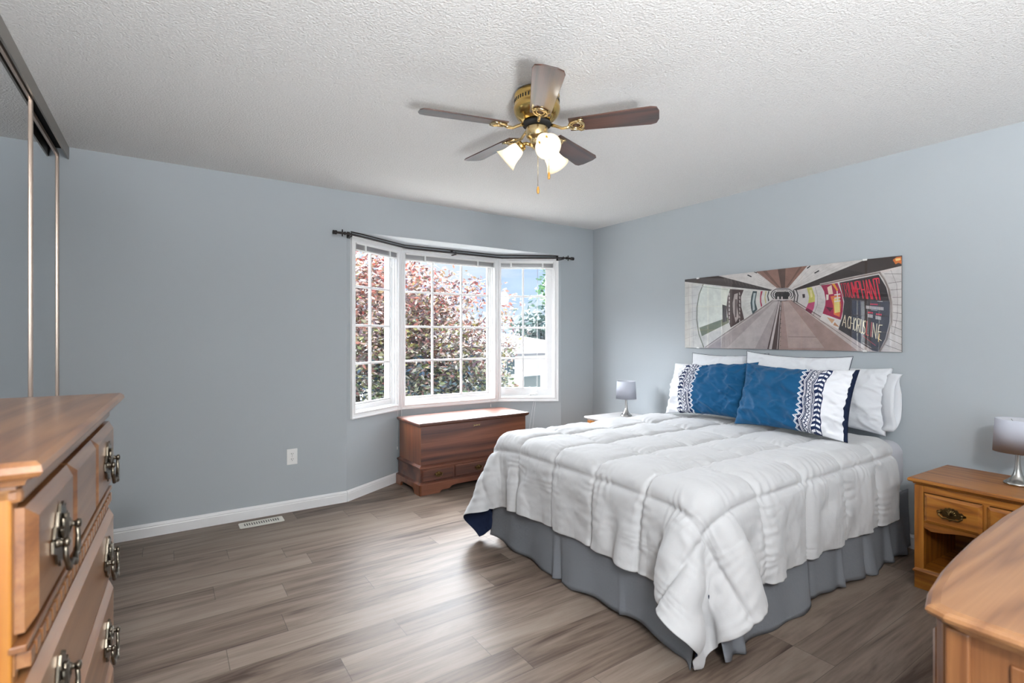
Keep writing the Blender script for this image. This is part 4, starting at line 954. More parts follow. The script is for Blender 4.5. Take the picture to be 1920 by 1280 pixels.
(70,9,[(1.3129,.358),(1.2972,.4572),(1.293,.4567),(1.3088,.3575)]),
(70,9,[(1.3004,.4573),(1.3149,.3709),(1.319,.3715),(1.3046,.4578)]),
(70,9,[(1.3144,.3727),(1.3212,.3552),(1.3251,.3568),(1.3183,.3743)]),
(70,9,[(1.3215,.3549),(1.3305,.3535),(1.3309,.3581),(1.3219,.3596)]),
(70,9,[(1.3316,.3545),(1.3328,.3715),(1.3286,.3721),(1.3275,.3551)]),
(70,9,[(1.3329,.3698),(1.3185,.4589),(1.3143,.4584),(1.3287,.3692)]),
(70,9,[(1.3429,.3534),(1.3248,.4595),(1.3202,.459),(1.3384,.3527)]),
(70,9,[(1.3202,.4586),(1.3408,.388),(1.3452,.3893),(1.3246,.4598)]),
(70,9,[(1.345,.3885),(1.3418,.4605),(1.3372,.4607),(1.3404,.3886)]),
(70,9,[(1.3371,.4603),(1.3551,.35),(1.3596,.3507),(1.3417,.4608)]),
(70,9,[(1.3673,.3495),(1.3481,.4617),(1.3427,.461),(1.3619,.3486)]),
(70,9,[(1.3447,.4566),(1.3629,.458),(1.362,.4642),(1.3439,.4628)]),
(70,9,[(1.3581,.4618),(1.3657,.4339),(1.3709,.4354),(1.3633,.4632)]),
(70,9,[(1.3651,.4377),(1.3668,.4085),(1.3723,.4085),(1.3706,.4377)]),
(70,9,[(1.3707,.4131),(1.3526,.4137),(1.3529,.4075),(1.371,.4069)]),
(70,9,[(1.3927,.3454),(1.3725,.4637),(1.3666,.463),(1.3869,.3445)]),
(70,9,[(1.412,.3423),(1.3919,.4652),(1.3861,.4646),(1.4062,.3415)]),
(70,9,[(1.3783,.4007),(1.4006,.3999),(1.4004,.4065),(1.3781,.4075)]),
(70,9,[(1.4192,.3409),(1.4089,.4664),(1.4026,.4663),(1.4129,.3406)]),
(70,9,[(1.4024,.4656),(1.4345,.3366),(1.4405,.3381),(1.4085,.467)]),
(70,9,[(1.4114,.381),(1.4273,.3798),(1.4273,.3869),(1.4114,.3882)]),
(70,9,[(1.4476,.3367),(1.4254,.4682),(1.4188,.4674),(1.4411,.3357)]),
(70,9,[(1.4187,.4666),(1.4647,.3313),(1.4708,.3338),(1.4249,.4688)]),
(70,9,[(1.4706,.333),(1.4486,.47),(1.4421,.4692),(1.4642,.332)]),
(70,9,[(1.4503,.464),(1.4767,.4661),(1.4756,.4742),(1.4492,.4721)]),
(70,9,[(1.4592,.4707),(1.4823,.329),(1.4891,.3301),(1.4661,.4715)]),
(70,9,[(1.4754,.4713),(1.4781,.4345),(1.483,.4345),(1.4803,.4713)]),
(86,9,[(1.266,.1677),(1.2835,.241),(1.2793,.2423),(1.2618,.169)]),
(86,9,[(1.2789,.2416),(1.2842,.1586),(1.2885,.1589),(1.2832,.2418)]),
(86,9,[(1.2689,.1921),(1.2842,.186),(1.2856,.1905),(1.2703,.1965)]),
(86,9,[(1.3169,.2167),(1.313,.2323),(1.3089,.2311),(1.3128,.2156)]),
(86,9,[(1.3116,.2332),(1.3037,.2304),(1.3051,.2259),(1.313,.2286)]),
(86,9,[(1.3036,.2303),(1.2968,.2022),(1.3009,.2008),(1.3077,.2289)]),
(86,9,[(1.2971,.2041),(1.2954,.1822),(1.2997,.1817),(1.3014,.2036)]),
(86,9,[(1.2954,.1842),(1.298,.155),(1.3022,.1554),(1.2997,.1845)]),
(86,9,[(1.2979,.1553),(1.305,.149),(1.3076,.1527),(1.3005,.159)]),
(86,9,[(1.3068,.1494),(1.3129,.1616),(1.3092,.1639),(1.3031,.1518)]),
(86,9,[(1.3148,.1471),(1.3207,.2291),(1.3165,.2296),(1.3105,.1475)]),
(86,9,[(1.3317,.1397),(1.3376,.2235),(1.3334,.224),(1.3275,.1402)]),
(86,9,[(1.314,.1865),(1.3329,.1793),(1.3342,.1837),(1.3153,.191)]),
(86,9,[(1.3446,.2211),(1.3363,.2006),(1.3401,.1985),(1.3485,.219)]),
(86,9,[(1.3367,.2022),(1.3331,.1759),(1.3373,.1751),(1.3408,.2013)]),
(86,9,[(1.3332,.1778),(1.3336,.1458),(1.3378,.1458),(1.3374,.1778)]),
(86,9,[(1.3333,.147),(1.3391,.1344),(1.3428,.1365),(1.3371,.1491)]),
(86,9,[(1.3411,.1339),(1.3485,.1415),(1.3457,.145),(1.3383,.1374)]),
(86,9,[(1.3482,.1409),(1.3529,.1714),(1.3487,.1723),(1.3441,.1418)]),
(86,9,[(1.3527,.1695),(1.3529,.1973),(1.3487,.1975),(1.3485,.1696)]),
(86,9,[(1.3531,.1956),(1.3479,.2206),(1.3438,.2197),(1.349,.1946)]),
(86,9,[(1.3546,.1298),(1.3604,.2159),(1.3563,.2164),(1.3505,.1302)]),
(86,9,[(1.3567,.2131),(1.3708,.2085),(1.3719,.2129),(1.3578,.2176)]),
(86,9,[(1.3683,.2122),(1.3684,.1881),(1.3725,.188),(1.3724,.2121)]),
(86,9,[(1.3686,.1908),(1.3655,.1695),(1.3695,.1686),(1.3727,.19)]),
(86,9,[(1.3693,.1721),(1.3552,.1774),(1.354,.173),(1.368,.1676)]),
(86,9,[(1.3594,.1734),(1.3659,.1232),(1.37,.1238),(1.3635,.174)]),
(86,9,[(1.3759,.2099),(1.371,.1346),(1.3751,.1342),(1.38,.2095)]),
(86,9,[(1.3709,.1364),(1.3735,.1199),(1.3775,.1206),(1.375,.1371)]),
(86,9,[(1.3736,.1196),(1.3816,.1162),(1.383,.1205),(1.3751,.124)]),
(86,9,[(1.3829,.1169),(1.3874,.1308),(1.3836,.1325),(1.379,.1185)]),
(86,9,[(1.3871,.1292),(1.3919,.2055),(1.3879,.206),(1.383,.1296)]),
(86,9,[(1.4079,.1904),(1.4015,.2033),(1.398,.2011),(1.4044,.1882)]),
(86,9,[(1.3993,.2035),(1.3905,.1908),(1.3937,.1879),(1.4025,.2006)]),
(86,9,[(1.3907,.1915),(1.39,.1671),(1.3941,.1668),(1.3948,.1913)]),
(86,9,[(1.3898,.1682),(1.3986,.1469),(1.4023,.1488),(1.3935,.1701)]),
(86,9,[(1.398,.15),(1.399,.1255),(1.403,.1256),(1.402,.1501)]),
(86,9,[(1.3998,.129),(1.391,.1139),(1.3944,.1114),(1.4032,.1264)]),
(86,9,[(1.3955,.1139),(1.3875,.1278),(1.3841,.1253),(1.3921,.1114)]),
(79,9,[(1.4101,.1986),(1.4045,.1068),(1.4086,.1065),(1.4142,.1982)]),
(79,9,[(1.4053,.1058),(1.4207,.1023),(1.4215,.1068),(1.406,.1103)]),
(79,9,[(1.4351,.0951),(1.4405,.1895),(1.4365,.1899),(1.4311,.0954)]),
(86,9,[(1.4438,.0913),(1.4492,.1866),(1.4453,.187),(1.4398,.0916)]),
(86,9,[(1.4451,.1864),(1.4604,.0823),(1.4643,.0831),(1.449,.1871)]),
(86,9,[(1.464,.0825),(1.4694,.1799),(1.4655,.1803),(1.4601,.0828)]),
(86,9,[(1.4983,.1713),(1.4791,.1722),(1.479,.1677),(1.4982,.1668)]),
(86,9,[(1.4782,.1715),(1.4713,.1275),(1.4751,.1266),(1.4821,.1705)]),
(86,9,[(1.4714,.1293),(1.4712,.0828),(1.4751,.0828),(1.4753,.1292)]),
(86,9,[(1.4713,.0826),(1.492,.0683),(1.494,.0722),(1.4733,.0865)]),
(86,9,[(1.4734,.1255),(1.4916,.1242),(1.4918,.1287),(1.4736,.1301)]),
(76,9,[(1.48,.1165),(1.4729,.0628),(1.4771,.0621),(1.4843,.1157)]),
(64,9,[(1.4057,.2984),(1.4109,.2982),(1.411,.278),(1.4058,.2783)]),
(64,9,[(1.413,.2973),(1.4182,.297),(1.4183,.2769),(1.4131,.2771)]),
(64,9,[(1.4203,.2961),(1.4255,.2958),(1.4256,.2757),(1.4204,.276)]),
(64,9,[(1.4276,.2949),(1.4328,.2946),(1.4329,.2746),(1.4277,.2748)]),
(64,9,[(1.4348,.2937),(1.44,.2935),(1.4401,.2735),(1.4349,.2737)]),
(64,9,[(1.442,.2925),(1.4472,.2923),(1.4473,.2723),(1.4421,.2725)]),
(64,9,[(1.4492,.2914),(1.4544,.2911),(1.4545,.2712),(1.4493,.2714)]),
(64,9,[(1.4564,.2902),(1.4615,.29),(1.4616,.2701),(1.4565,.2703)]),
(64,9,[(1.4635,.289),(1.4686,.2888),(1.4687,.2689),(1.4636,.2692)]),
(64,9,[(1.4706,.2879),(1.4757,.2876),(1.4758,.2678),(1.4707,.268)]),
(64,9,[(1.4777,.2867),(1.4828,.2865),(1.4829,.2667),(1.4778,.2669)]),
(64,9,[(1.4848,.2856),(1.4899,.2853),(1.49,.2656),(1.4849,.2658)]),
(64,9,[(1.4918,.2844),(1.4969,.2842),(1.497,.2645),(1.4919,.2647)]),
(64,9,[(1.4988,.2833),(1.5039,.2831),(1.504,.2634),(1.499,.2636)]),
(71,9,[(1.4305,.3106),(1.4368,.3103),(1.4369,.3019),(1.4306,.3023)]),
(71,9,[(1.4393,.3097),(1.4455,.3093),(1.4456,.301),(1.4393,.3013)]),
(71,9,[(1.448,.3087),(1.4542,.3084),(1.4543,.3001),(1.448,.3004)]),
(71,9,[(1.4566,.3078),(1.4629,.3075),(1.4629,.2992),(1.4567,.2995)]),
(71,9,[(1.4653,.3068),(1.4715,.3065),(1.4715,.2983),(1.4653,.2986)]),
(71,9,[(1.4176,.2585),(1.4229,.2583),(1.423,.2482),(1.4177,.2484)]),
(71,9,[(1.425,.2574),(1.4302,.2572),(1.4303,.2471),(1.425,.2473)]),
(71,9,[(1.4323,.2563),(1.4375,.2561),(1.4376,.246),(1.4323,.2462)]),
(71,9,[(1.4396,.2551),(1.4448,.2549),(1.4448,.245),(1.4396,.2451)]),
(71,9,[(1.4627,.246),(1.4687,.2458),(1.4687,.2358),(1.4628,.236)]),
(71,9,[(1.471,.2445),(1.4769,.2442),(1.4769,.2343),(1.471,.2345)]),
(71,9,[(1.4792,.2429),(1.4851,.2427),(1.4851,.2328),(1.4792,.233)]),
(71,9,[(1.4874,.2414),(1.4932,.2412),(1.4933,.2313),(1.4874,.2315)]),
(64,9,[(1.4163,.2434),(1.4205,.2433),(1.4206,.2215),(1.4164,.2216)]),
(64,9,[(1.4221,.2422),(1.4263,.2421),(1.4265,.2203),(1.4222,.2205)]),
(64,9,[(1.428,.241),(1.4322,.2409),(1.4323,.2192),(1.4281,.2193)]),
(64,9,[(1.4338,.2398),(1.438,.2397),(1.4381,.218),(1.4339,.2181)]),
(64,9,[(1.4397,.2386),(1.4438,.2385),(1.4439,.2168),(1.4398,.217)]),
(64,9,[(1.4599,.2303),(1.4646,.2302),(1.4647,.2086),(1.46,.2088)]),
(64,9,[(1.4664,.2288),(1.471,.2286),(1.4711,.2071),(1.4665,.2073)]),
(64,9,[(1.4728,.2273),(1.4775,.2271),(1.4776,.2057),(1.473,.2058)]),
(64,9,[(1.4793,.2258),(1.4839,.2256),(1.484,.2042),(1.4794,.2043)]),
(64,9,[(1.4857,.2242),(1.4903,.2241),(1.4904,.2027),(1.4858,.2028)]),
(55,9,[(1.4694,.3219),(1.4985,.3177),(1.4987,.321),(1.4696,.3252)]),
(55,9,[(1.4337,.2684),(1.4709,.2618),(1.4712,.2642),(1.434,.2709)]),
(52,9,[(1.3863,.1019),(1.4607,.0364),(1.462,.0384),(1.3876,.1039)]),
(39,9,[(1.3859,.0547),(1.4355,.0208),(1.4374,.0244),(1.3878,.0584)]),
(20,3,[(1.089,.4424),(1.1066,.3771),(1.1082,.3775),(1.0906,.4428)]),
(20,3,[(1.1065,.3783),(1.1033,.3144),(1.105,.3142),(1.1082,.378)]),
(20,3,[(1.1035,.3155),(1.0778,.2478),(1.0794,.247),(1.1051,.3147)])]
def upsample(P,k):
    """smooth (Catmull-Rom) refinement of a grid of points"""
    def up(Q):
        n=Q.shape[0]; t=np.arange((n-1)*k+1)/k; i=np.minimum(t.astype(int),n-2); f=(t-i)[:,None,None]
        g=lambda j:Q[np.clip(j,0,n-1)]
        a,b,c,d=g(i-1),g(i),g(i+1),g(i+2)
        return b+.5*f*(c-a+f*(2*a-5*b+4*c-d+f*(3*(b-c)+d-a)))
    return up(up(P).transpose(1,0,2)).transpose(1,0,2)
def vnoise(x,y,seed=0):
    rng=np.random.RandomState(seed); T=rng.rand(256,256)
    xi=np.floor(x).astype(int); yi=np.floor(y).astype(int); fx=x-xi; fy=y-yi; fx=fx*fx*(3-2*fx); fy=fy*fy*(3-2*fy)
    g=lambda a,b:T[a%256,b%256]
    return (g(xi,yi)*(1-fx)+g(xi+1,yi)*fx)*(1-fy)+(g(xi,yi+1)*(1-fx)+g(xi+1,yi+1)*fx)*fy*1.0-.5
def gridmesh(P):
    nu,nv=P.shape[:2]; idx=np.arange(nu*nv).reshape(nu,nv)
    f=np.stack([idx[:-1,:-1],idx[1:,:-1],idx[1:,1:],idx[:-1,1:]],-1).reshape(-1,4)
    return P.reshape(-1,3),f
def npobj(name,V,F,mats,parent=None,mi=None,uv=None,smooth=True):
    me=bpy.data.meshes.new(name); me.from_pydata(V.tolist() if hasattr(V,'tolist') else V,[],F.tolist() if hasattr(F,'tolist') else F)
    for m_ in mats: me.materials.append(m_)
    if mi is not None: me.polygons.foreach_set('material_index',np.asarray(mi,dtype=np.int32))
    me.polygons.foreach_set('use_smooth',[smooth]*len(me.polygons))
    if uv is not None:
        l=me.uv_layers.new(name='UVMap'); vi=np.zeros(len(me.loops),dtype=np.int32); me.loops.foreach_get('vertex_index',vi)
        l.data.foreach_set('uv',np.asarray(uv,dtype=np.float32)[vi].ravel())
    me.update(); o=bpy.data.objects.new(name,me); C.objects.link(o)
    if parent is not None: o.parent=parent
    return o

bed=thing('bed','queen size bed with grey bed skirt, head against the right wall','bed',(0,0,0))
y0,y1=BY-BW/2,BY+BW/2
def softbox(x0,x1,ya,yb,z0,z1,r):
    mb=MB().box(x0,x1,ya,yb,z0,z1); return mb
m_=obj('mattress',softbox(BX0+.012,-.03,y0+.012,y1-.012,.36,ZT-.006,.06),M['sheet'],bed,bevel=.075,seg=6,smooth=True)
obj('box_spring',MB().box(BX0+.03,-.03,y0+.03,y1-.03,.16,.358),M['sheet'],bed,bevel=.02,seg=3)
for x in (BX0+.10,-.16):
    for y in (y0+.09,y1-.09): obj('leg',MB().lathe([(0,0),(.026,0),(.034,.16),(0,.16)],20,(x,y,0)),M['darkwood'],bed)
# bed skirt: three gathered panels that part at the corners
def skirt(path,seed,name='bed_skirt',pleats=(),zf=.012):
    path=[Vector(p) for p in path]; L=sum((b-a).length for a,b in zip(path[:-1],path[1:])); n=int(L/.012); nz=16
    a,b=path[0],path[1]; d=(b-a).normalized(); nn=Vector((d.y,-d.x)); P=np.zeros((n+1,nz+1,3))
    for i in range(n+1):
        s_=L*i/n; base_=a+d*s_
        for j in range(nz+1):
            f=j/nz; z=.37-(.37-zf)*f
            w=.010*math.sin(s_*9+seed)*f*f+.008*math.sin(s_*23+seed*2.1)*f*f+.012*f*f
            for (c,wd,am) in pleats: w+=am*math.exp(-((s_-c-.02*f)/wd)**2)*f**1.6
            # loose ends lift and turn
            zz=z+ (.018*math.sin(s_*6+seed)+.008*math.sin(s_*15+seed))*f*f
            q=base_+nn*(w+.002); P[i,j]=(q.x,q.y,max(zz,.004))
    V,F=gridmesh(P); o=npobj(name,V,F,[M['skirt']],bed); s=o.modifiers.new('t','SOLIDIFY'); s.thickness=.0025; return o
# foot side runs in -y, near side runs in +x
skirt([(BX0+.006,y1),(BX0+.006,y0+.02)],1.0,pleats=[(.62,.012,.022),(.66,.012,-.018),(1.1,.01,.015),(1.53,.05,.05)])
skirt([(BX0+.06,y0+.006),(-.045,y0+.006)],2.2,pleats=[(.0,.06,.05),(.14,.03,.03),(.75,.02,-.02),(1.05,.02,.03),(1.32,.012,-.03),(1.38,.05,.03),(1.62,.03,.045),(1.8,.03,.03)])
skirt([(-.045,y1),(BX0+.05,y1)],3.1,pleats=[(.7,.02,.02)])

# comforter
CL,CW=2.10,2.26
X=drape(CL,CW,.034,-.28)
ang=R(1.4); hx=-.28
K=5; Q=upsample(X,K)
nu,nv=Q.shape[:2]
uu=np.linspace(0,CL,nu)[:,None]*np.ones((1,nv)); vv=np.ones((nu,1))*np.linspace(-CW/2,CW/2,nv)[None,:]
# quilt cells measured from the mattress edges
ufoot=CL-(BX0*-1-.28)          # overhang at the foot
us=(CL-ufoot-uu)/.385; vs_=(vv+BW/2)/.31
vs_=np.where(vv<-BW/2,(vv+BW/2)/.42,np.where(vv>BW/2,5+(vv-BW/2)/.42,vs_)); us=np.where(uu>CL-ufoot,(CL-ufoot-uu)/.46,us)
fu=us-np.floor(us); fv=vs_-np.floor(vs_)
du_=np.minimum(fu,1-fu)*.385; dv_=np.minimum(fv,1-fv)*.32
pu=1-np.exp(-du_/.035); pv=1-np.exp(-dv_/.035)
# normals
Tu=np.gradient(Q,axis=0); Tv=np.gradient(Q,axis=1); Nn=np.cross(Tv,Tu); Nn/=np.maximum(np.linalg.norm(Nn,axis=-1,keepdims=True),1e-9)
if Nn[nu//3,nv//2,2]<0: Nn=-Nn
qq=lambda d:.55*(1-np.exp(-d/.011))+.45*(1-np.exp(-d/.06))
hgt=.034*qq(du_)*qq(dv_)
pk=.0042*np.exp(-du_/.06)*np.sin(vv*150+vnoise(uu*6,vv*14,4)*14)*(vnoise(uu*5,vv*9,7)+.5)*1.2+.0042*np.exp(-dv_/.06)*np.sin(uu*150+vnoise(uu*14,vv*6,5)*14)*(vnoise(uu*9,vv*5,8)+.5)*1.2
wr=.010*vnoise(uu*7+vv*2,vv*7,1)+.006*vnoise(uu*19+vv*5,vv*15,2)+.003*vnoise(uu*44,vv*38,3)
# hanging parts get soft vertical folds
side=np.clip((np.abs(vv)-BW/2)/.15,0,1); foot=np.clip((uu-(CL-ufoot))/.15,0,1)
fold=.012*foot*np.sin(vv*27+vnoise(vv*5,uu*3,9)*6)+.012*side*np.sin(uu*21+vnoise(uu*5,vv*3,10)*6)
Z=Q+Nn*(hgt+pk+wr+fold*np.clip(np.maximum(foot,side),0,1))[...,None]
Z[...,2]=np.maximum(Z[...,2],.012)
# skewed on the bed: a touch shorter on the near side towards the head
V,F=gridmesh(Z); F=F[:,::-1]
co=npobj('comforter',V,F,[M['comforter'],M['navy']]); tag(co,'white box-quilted comforter with navy underside spread over the bed','comforter')
so=co.modifiers.new('thickness','SOLIDIFY'); so.thickness=.002; so.offset=-1; so.material_offset=1; so.material_offset_rim=0; so.use_rim=True
# ------------------------------------------------------------------ pillows
def sham_mat(side):
    """front of the blue and white sham; u in metres from the white end, v up"""
    m,nt,b=newmat('sham_print_'+side); uvn=node(nt,'ShaderNodeUVMap'); sp=node(nt,'ShaderNodeSeparateXYZ'); nt.links.new(uvn.outputs[0],sp.inputs[0])
    U=E(sp.outputs[0]); Y=E(sp.outputs[1])
    w=(U-.135)/.155
    def tri(p,off=0): return (((Y+off)/p).fract()-.5).abs()*2
    def ln(c,hw): return (w-c).abs().lt(hw)
    inb=w.gt(0)*w.lt(1)
    # white marks on navy/blue, w=1 touches the blue field
    z1=(w-(tri(.034)*.13+.80)).abs().lt(.022); z2=(w-(tri(.034)*.13+.74)).abs().lt(.016)
    st=ln(.70,.014).max(ln(.655,.010)).max(ln(.31,.012)).max(ln(.40,.010)).max(ln(.60,.009)*((Y/.008).fract().lt(.5))).max(ln(.355,.010)*((Y/.008).fract().lt(.5)))
    pale=(w.gt(.43))*(w.lt(.57)); zz=(w-(tri(.022)*.10+.45)).abs().lt(.022); dots=(w-.50).abs().lt(.02)*((Y/.011).fract().lt(.45))
    chev=((Y/.030+((w-.15).abs()*2.6)).fract().lt(.45))*(w.gt(.03))*(w.lt(.27)); sp_=((w-.15).abs().lt(.012))
    white=z1.max(z2).max(st).max(pale*(1-zz.max(dots))).max(chev*(1-sp_))
    white=white*inb
    isblue=w.gt(.80); iswhite=w.lt(0)
    mx=node(nt,'ShaderNodeMix'); mx.data_type='RGBA'; nt.links.new(isblue.k,mx.inputs['Factor']); mx.inputs['A'].default_value=(*srgb(20,38,78),1); mx.inputs['B'].default_value=(*srgb(10,80,122),1)
    m2=node(nt,'ShaderNodeMix'); m2.data_type='RGBA'; nt.links.new((white.max(iswhite)).k,m2.inputs['Factor']); nt.links.new(mx.outputs['Result'],m2.inputs['A']); m2.inputs['B'].default_value=(*srgb(236,237,241),1)
    nt.links.new(m2.outputs['Result'],b.inputs['Base Color']); b.inputs['Roughness'].default_value=.7; b.inputs['Specular IOR Level'].default_value=.25; b.inputs['Sheen Weight'].default_value=.1
    return m
M['sham']=sham_mat('front')
def cushion(name,w,h,t,center,tilt,roll,yaw,mats,label,group,parent=None,seed=0,mirror=False,wr=1.0,piping=None,slump=0,navy_end=False):
    n=64; a=np.linspace(-1,1,n+1); U,Vv=np.meshgrid(a,a,indexing='ij')
    prof=lambda q:np.clip(1-np.abs(q)**2.6,0,1)**.62
    th=t/2*prof(U)*prof(Vv)
    # edges bow in between pointed corners
    xx=U*w/2*(1-.055*(1-Vv**2)*np.abs(U)**6*1.0); yy=Vv*h/2*(1-.11*(1-U**2)*np.abs(Vv)**5)
    yy=yy-slump*h*(1-U**2)*(Vv>0)*Vv*.2
    rr=wr*(.010*vnoise(U*3.1+9,Vv*3.1+seed,seed)+.010*vnoise(U*4+Vv*3,Vv*1.3-U*1.1,seed+1)+.0055*vnoise(U*14+Vv*6,Vv*5,seed+2)+.003*vnoise(U*20,Vv*24+U*9,seed+3))
    rg=lambda q:np.clip(1-np.abs(q)*5,0,1)**2
    rr=rr+wr*(.008*rg(vnoise(U*2.2+Vv*2.6+seed,Vv*1.2-U*1.4,seed+8))+.006*rg(vnoise(U*4.5-Vv*3,Vv*2+U*2,seed+9)))
    # puckers running in from the edges
    ex=np.exp(-(1-np.abs(U))/.18); ey=np.exp(-(1-np.abs(Vv))/.18)
    rr=rr+wr*.005*(ex*np.sin(Vv*22+seed+vnoise(U*3,Vv*6,seed)*6)+ey*np.sin(U*26+seed*2+vnoise(U*6,Vv*3,seed+5)*6))
    msk=np.clip(th/(t*.18),0,1)
    F_=np.stack([xx,yy,th+rr*msk],-1); B_=np.stack([xx,yy,-th*.9+rr*.4*msk],-1)
    # body matrix: local x -> -y world, y -> up, z -> towards the foot
    base_=Matrix(((0,0,-1),(-1,0,0),(0,1,0)))
    Rm=Matrix.Rotation(R(yaw),3,'Z')@base_@Matrix.Rotation(R(-tilt),3,'X')@Matrix.Rotation(R(roll),3,'Z')
    Vf,Ff=gridmesh(F_); Vb,Fb=gridmesh(B_); Vb=Vb.copy()
    V=np.concatenate([Vf,Vb]); F=np.concatenate([Ff[:,::-1],Fb+len(Vf)])
    # uv
    ux=(xx+w/2) if not mirror else (w/2-xx); uv=np.stack([ux.ravel(),(yy+h/2).ravel()],-1); uv=np.concatenate([uv,uv])
    mi=[0]*len(Ff)+[1]*len(Fb)
    if navy_end: mi=[1 if (i//n)>=n-2 else 0 for i in range(len(Ff))]+[1]*len(Fb)
    o=npobj(name,V,F,mats,parent,mi,uv)
    me=o.data; import bmesh
    bm=bmesh.new(); bm.from_mesh(me); bmesh.ops.remove_doubles(bm,verts=bm.verts,dist=.0004); bmesh.ops.recalc_face_normals(bm,faces=bm.faces); bm.to_mesh(me); bm.free()
    o.location=center; o.rotation_euler=Rm.to_euler(); tag(o,label,'pillow',group)
    if piping:
        k=list(range(n+1)); loop=[(xx[i,0],yy[i,0]) for i in k]+[(xx[n,j],yy[n,j]) for j in k[1:]]+[(xx[i,n],yy[i,n]) for i in k[::-1][1:]]+[(xx[0,j],yy[0,j]) for j in k[::-1][1:-1]]
        q=obj('piping',MB().tube([(x*1.004,y*1.004,-.001) for x,y in loop[::2]],.0019,6,closed=True),piping,o)
        q['label']='dark blue piping along the pillow edge'
    return o
W_=M['white_cotton']
# plain pillow behind on the right, with open case end
c=cushion('pillow',.66,.42,.15,(-.12,-2.43,.905),9,-2,0,[W_,W_],'plain white pillow in an open-ended case, farthest right against the wall',None,seed=11)
# open hem of the case
mb=MB(); n=40
prof=[(.300,.020,.175),(.325,.030,.178),(.350,.036,.178),(.372,.038,.176)]
vs=[];fs=[]
for i,(x,tz,hh) in enumerate(prof):
    for k in range(n):
        a=2*PI*k/n; cz=math.sin(a); cy=math.cos(a); vs.append((x+.012*math.sin(3*a+1),hh*math.copysign(abs(cy)**.6,cy),tz*math.copysign(abs(cz)**.9,cz)+.006*math.sin(5*a)))
for i in range(len(prof)-1):
    for k in range(n): fs.append((i*n+k,i*n+(k+1)%n,(i+1)*n+(k+1)%n,(i+1)*n+k))
mb.add(vs,fs,0,True); o=obj('pillowcase_hem',mb,W_,c); s=o.modifiers.new('t','SOLIDIFY'); s.thickness=.003
cushion('pillow_sham',.66,.46,.15,(-.135,-1.655,.94),12,1.0,0,[W_,M['navy']],'white sham with thin blue piping, left of the two propped at the back',None,seed=21,piping=M['navy'])
cushion('pillow_sham',.70,.46,.15,(-.31,-2.26,.955),12,-1.5,0,[W_,M['navy']],'white sham with thin blue piping, right of the two propped at the back',None,seed=33,piping=M['navy'])
cushion('pillow_sham',.70,.42,.16,(-.45,-1.735,.905),20,3.0,0,[M['sham'],M['navy']],'blue sham whose patterned band and white end are on its left',None,seed=44,wr=2.6)
cushion('pillow_sham',.70,.43,.16,(-.535,-2.385,.905),18,-1,0,[M['sham'],M['navy']],'blue sham whose patterned band and white end are on its right',None,seed=57,mirror=True,wr=2.4,navy_end=True)

# ------------------------------------------------------------------ framed print
pic=thing('wall_picture','wide glass-clipped print of an underground tunnel with posters above the bed','picture',(-.004,-1.184,1.199),R(-90))
# local x runs to the right along the wall, z up, room is -y
obj('backing_board',MB().box(0,1.6,-.008,0,0,.598),M['darkwood'],pic)
def print_mat():
    m,nt,b=newmat('printed_paper'); a=node(nt,'ShaderNodeVertexColor'); a.layer_name='ink'; 
    tc=node(nt,'ShaderNodeTexCoord'); no=node(nt,'ShaderNodeTexNoise',Scale=14,Detail=6,Roughness=.7); nt.links.new(tc.outputs['Object'],no.inputs['Vector'])
    mr=node(nt,'ShaderNodeMapRange'); mr.inputs['From Min'].default_value=.3; mr.inputs['From Max'].default_value=.7; mr.inputs['To Min'].default_value=.80; mr.inputs['To Max'].default_value=1.12; nt.links.new(no.outputs[0],mr.inputs[0])
    vm=nt.nodes.new('ShaderNodeVectorMath'); vm.operation='SCALE'; nt.links.new(a.outputs[0],vm.inputs[0]); nt.links.new(mr.outputs[0],vm.inputs['Scale'])
    nt.links.new(vm.outputs[0],b.inputs['Base Color']); b.inputs['Roughness'].default_value=.6; return m
V=[];F=[];COL=[]
for ci,lay,pts in ART:
    o_=len(V); V+=[(s_,-.0082-lay*.00012-len(F)*.0000008,t_*.598/.6) for s_,t_ in pts]; F.append(list(range(o_,o_+len(pts)))); COL+=[(*srgb(*ART_COLS[ci]),1)]*len(pts)
pm=npobj('printed_image',V,F,[print_mat()],pic,smooth=False)
at_=pm.data.attributes.new('ink','FLOAT_COLOR','POINT'); at_.data.foreach_set('color',np.array(COL,dtype=np.float32).ravel())
def pg():
    m=bpy.data.materials.new('picture_glass'); m.use_nodes=True; nt=m.node_tree; nt.nodes.clear()
    t=nt.nodes.new('ShaderNodeBsdfTransparent'); g=nt.nodes.new('ShaderNodeBsdfGlossy'); g.inputs['Roughness'].default_value=.0
    mx=nt.nodes.new('ShaderNodeMixShader'); o=nt.nodes.new('ShaderNodeOutputMaterial')
    nt.links.new(glass_fac(nt,1.9),mx.inputs[0]); nt.links.new(t.outputs[0],mx.inputs[1]); nt.links.new(g.outputs[0],mx.inputs[2]); nt.links.new(mx.outputs[0],o.inputs[0]); return m
obj('glass_sheet',MB().box(0,1.6,-.0125,-.0105,0,.598),pg(),pic)
for x in (.135,1.40):
    for z in (0,.598): obj('glass_clip',MB().box(x-.012,x+.012,-.0145,.0,z-.004 if z==0 else z-.008,z+.008 if z==0 else z+.004),M['plastic'],pic,bevel=.001)

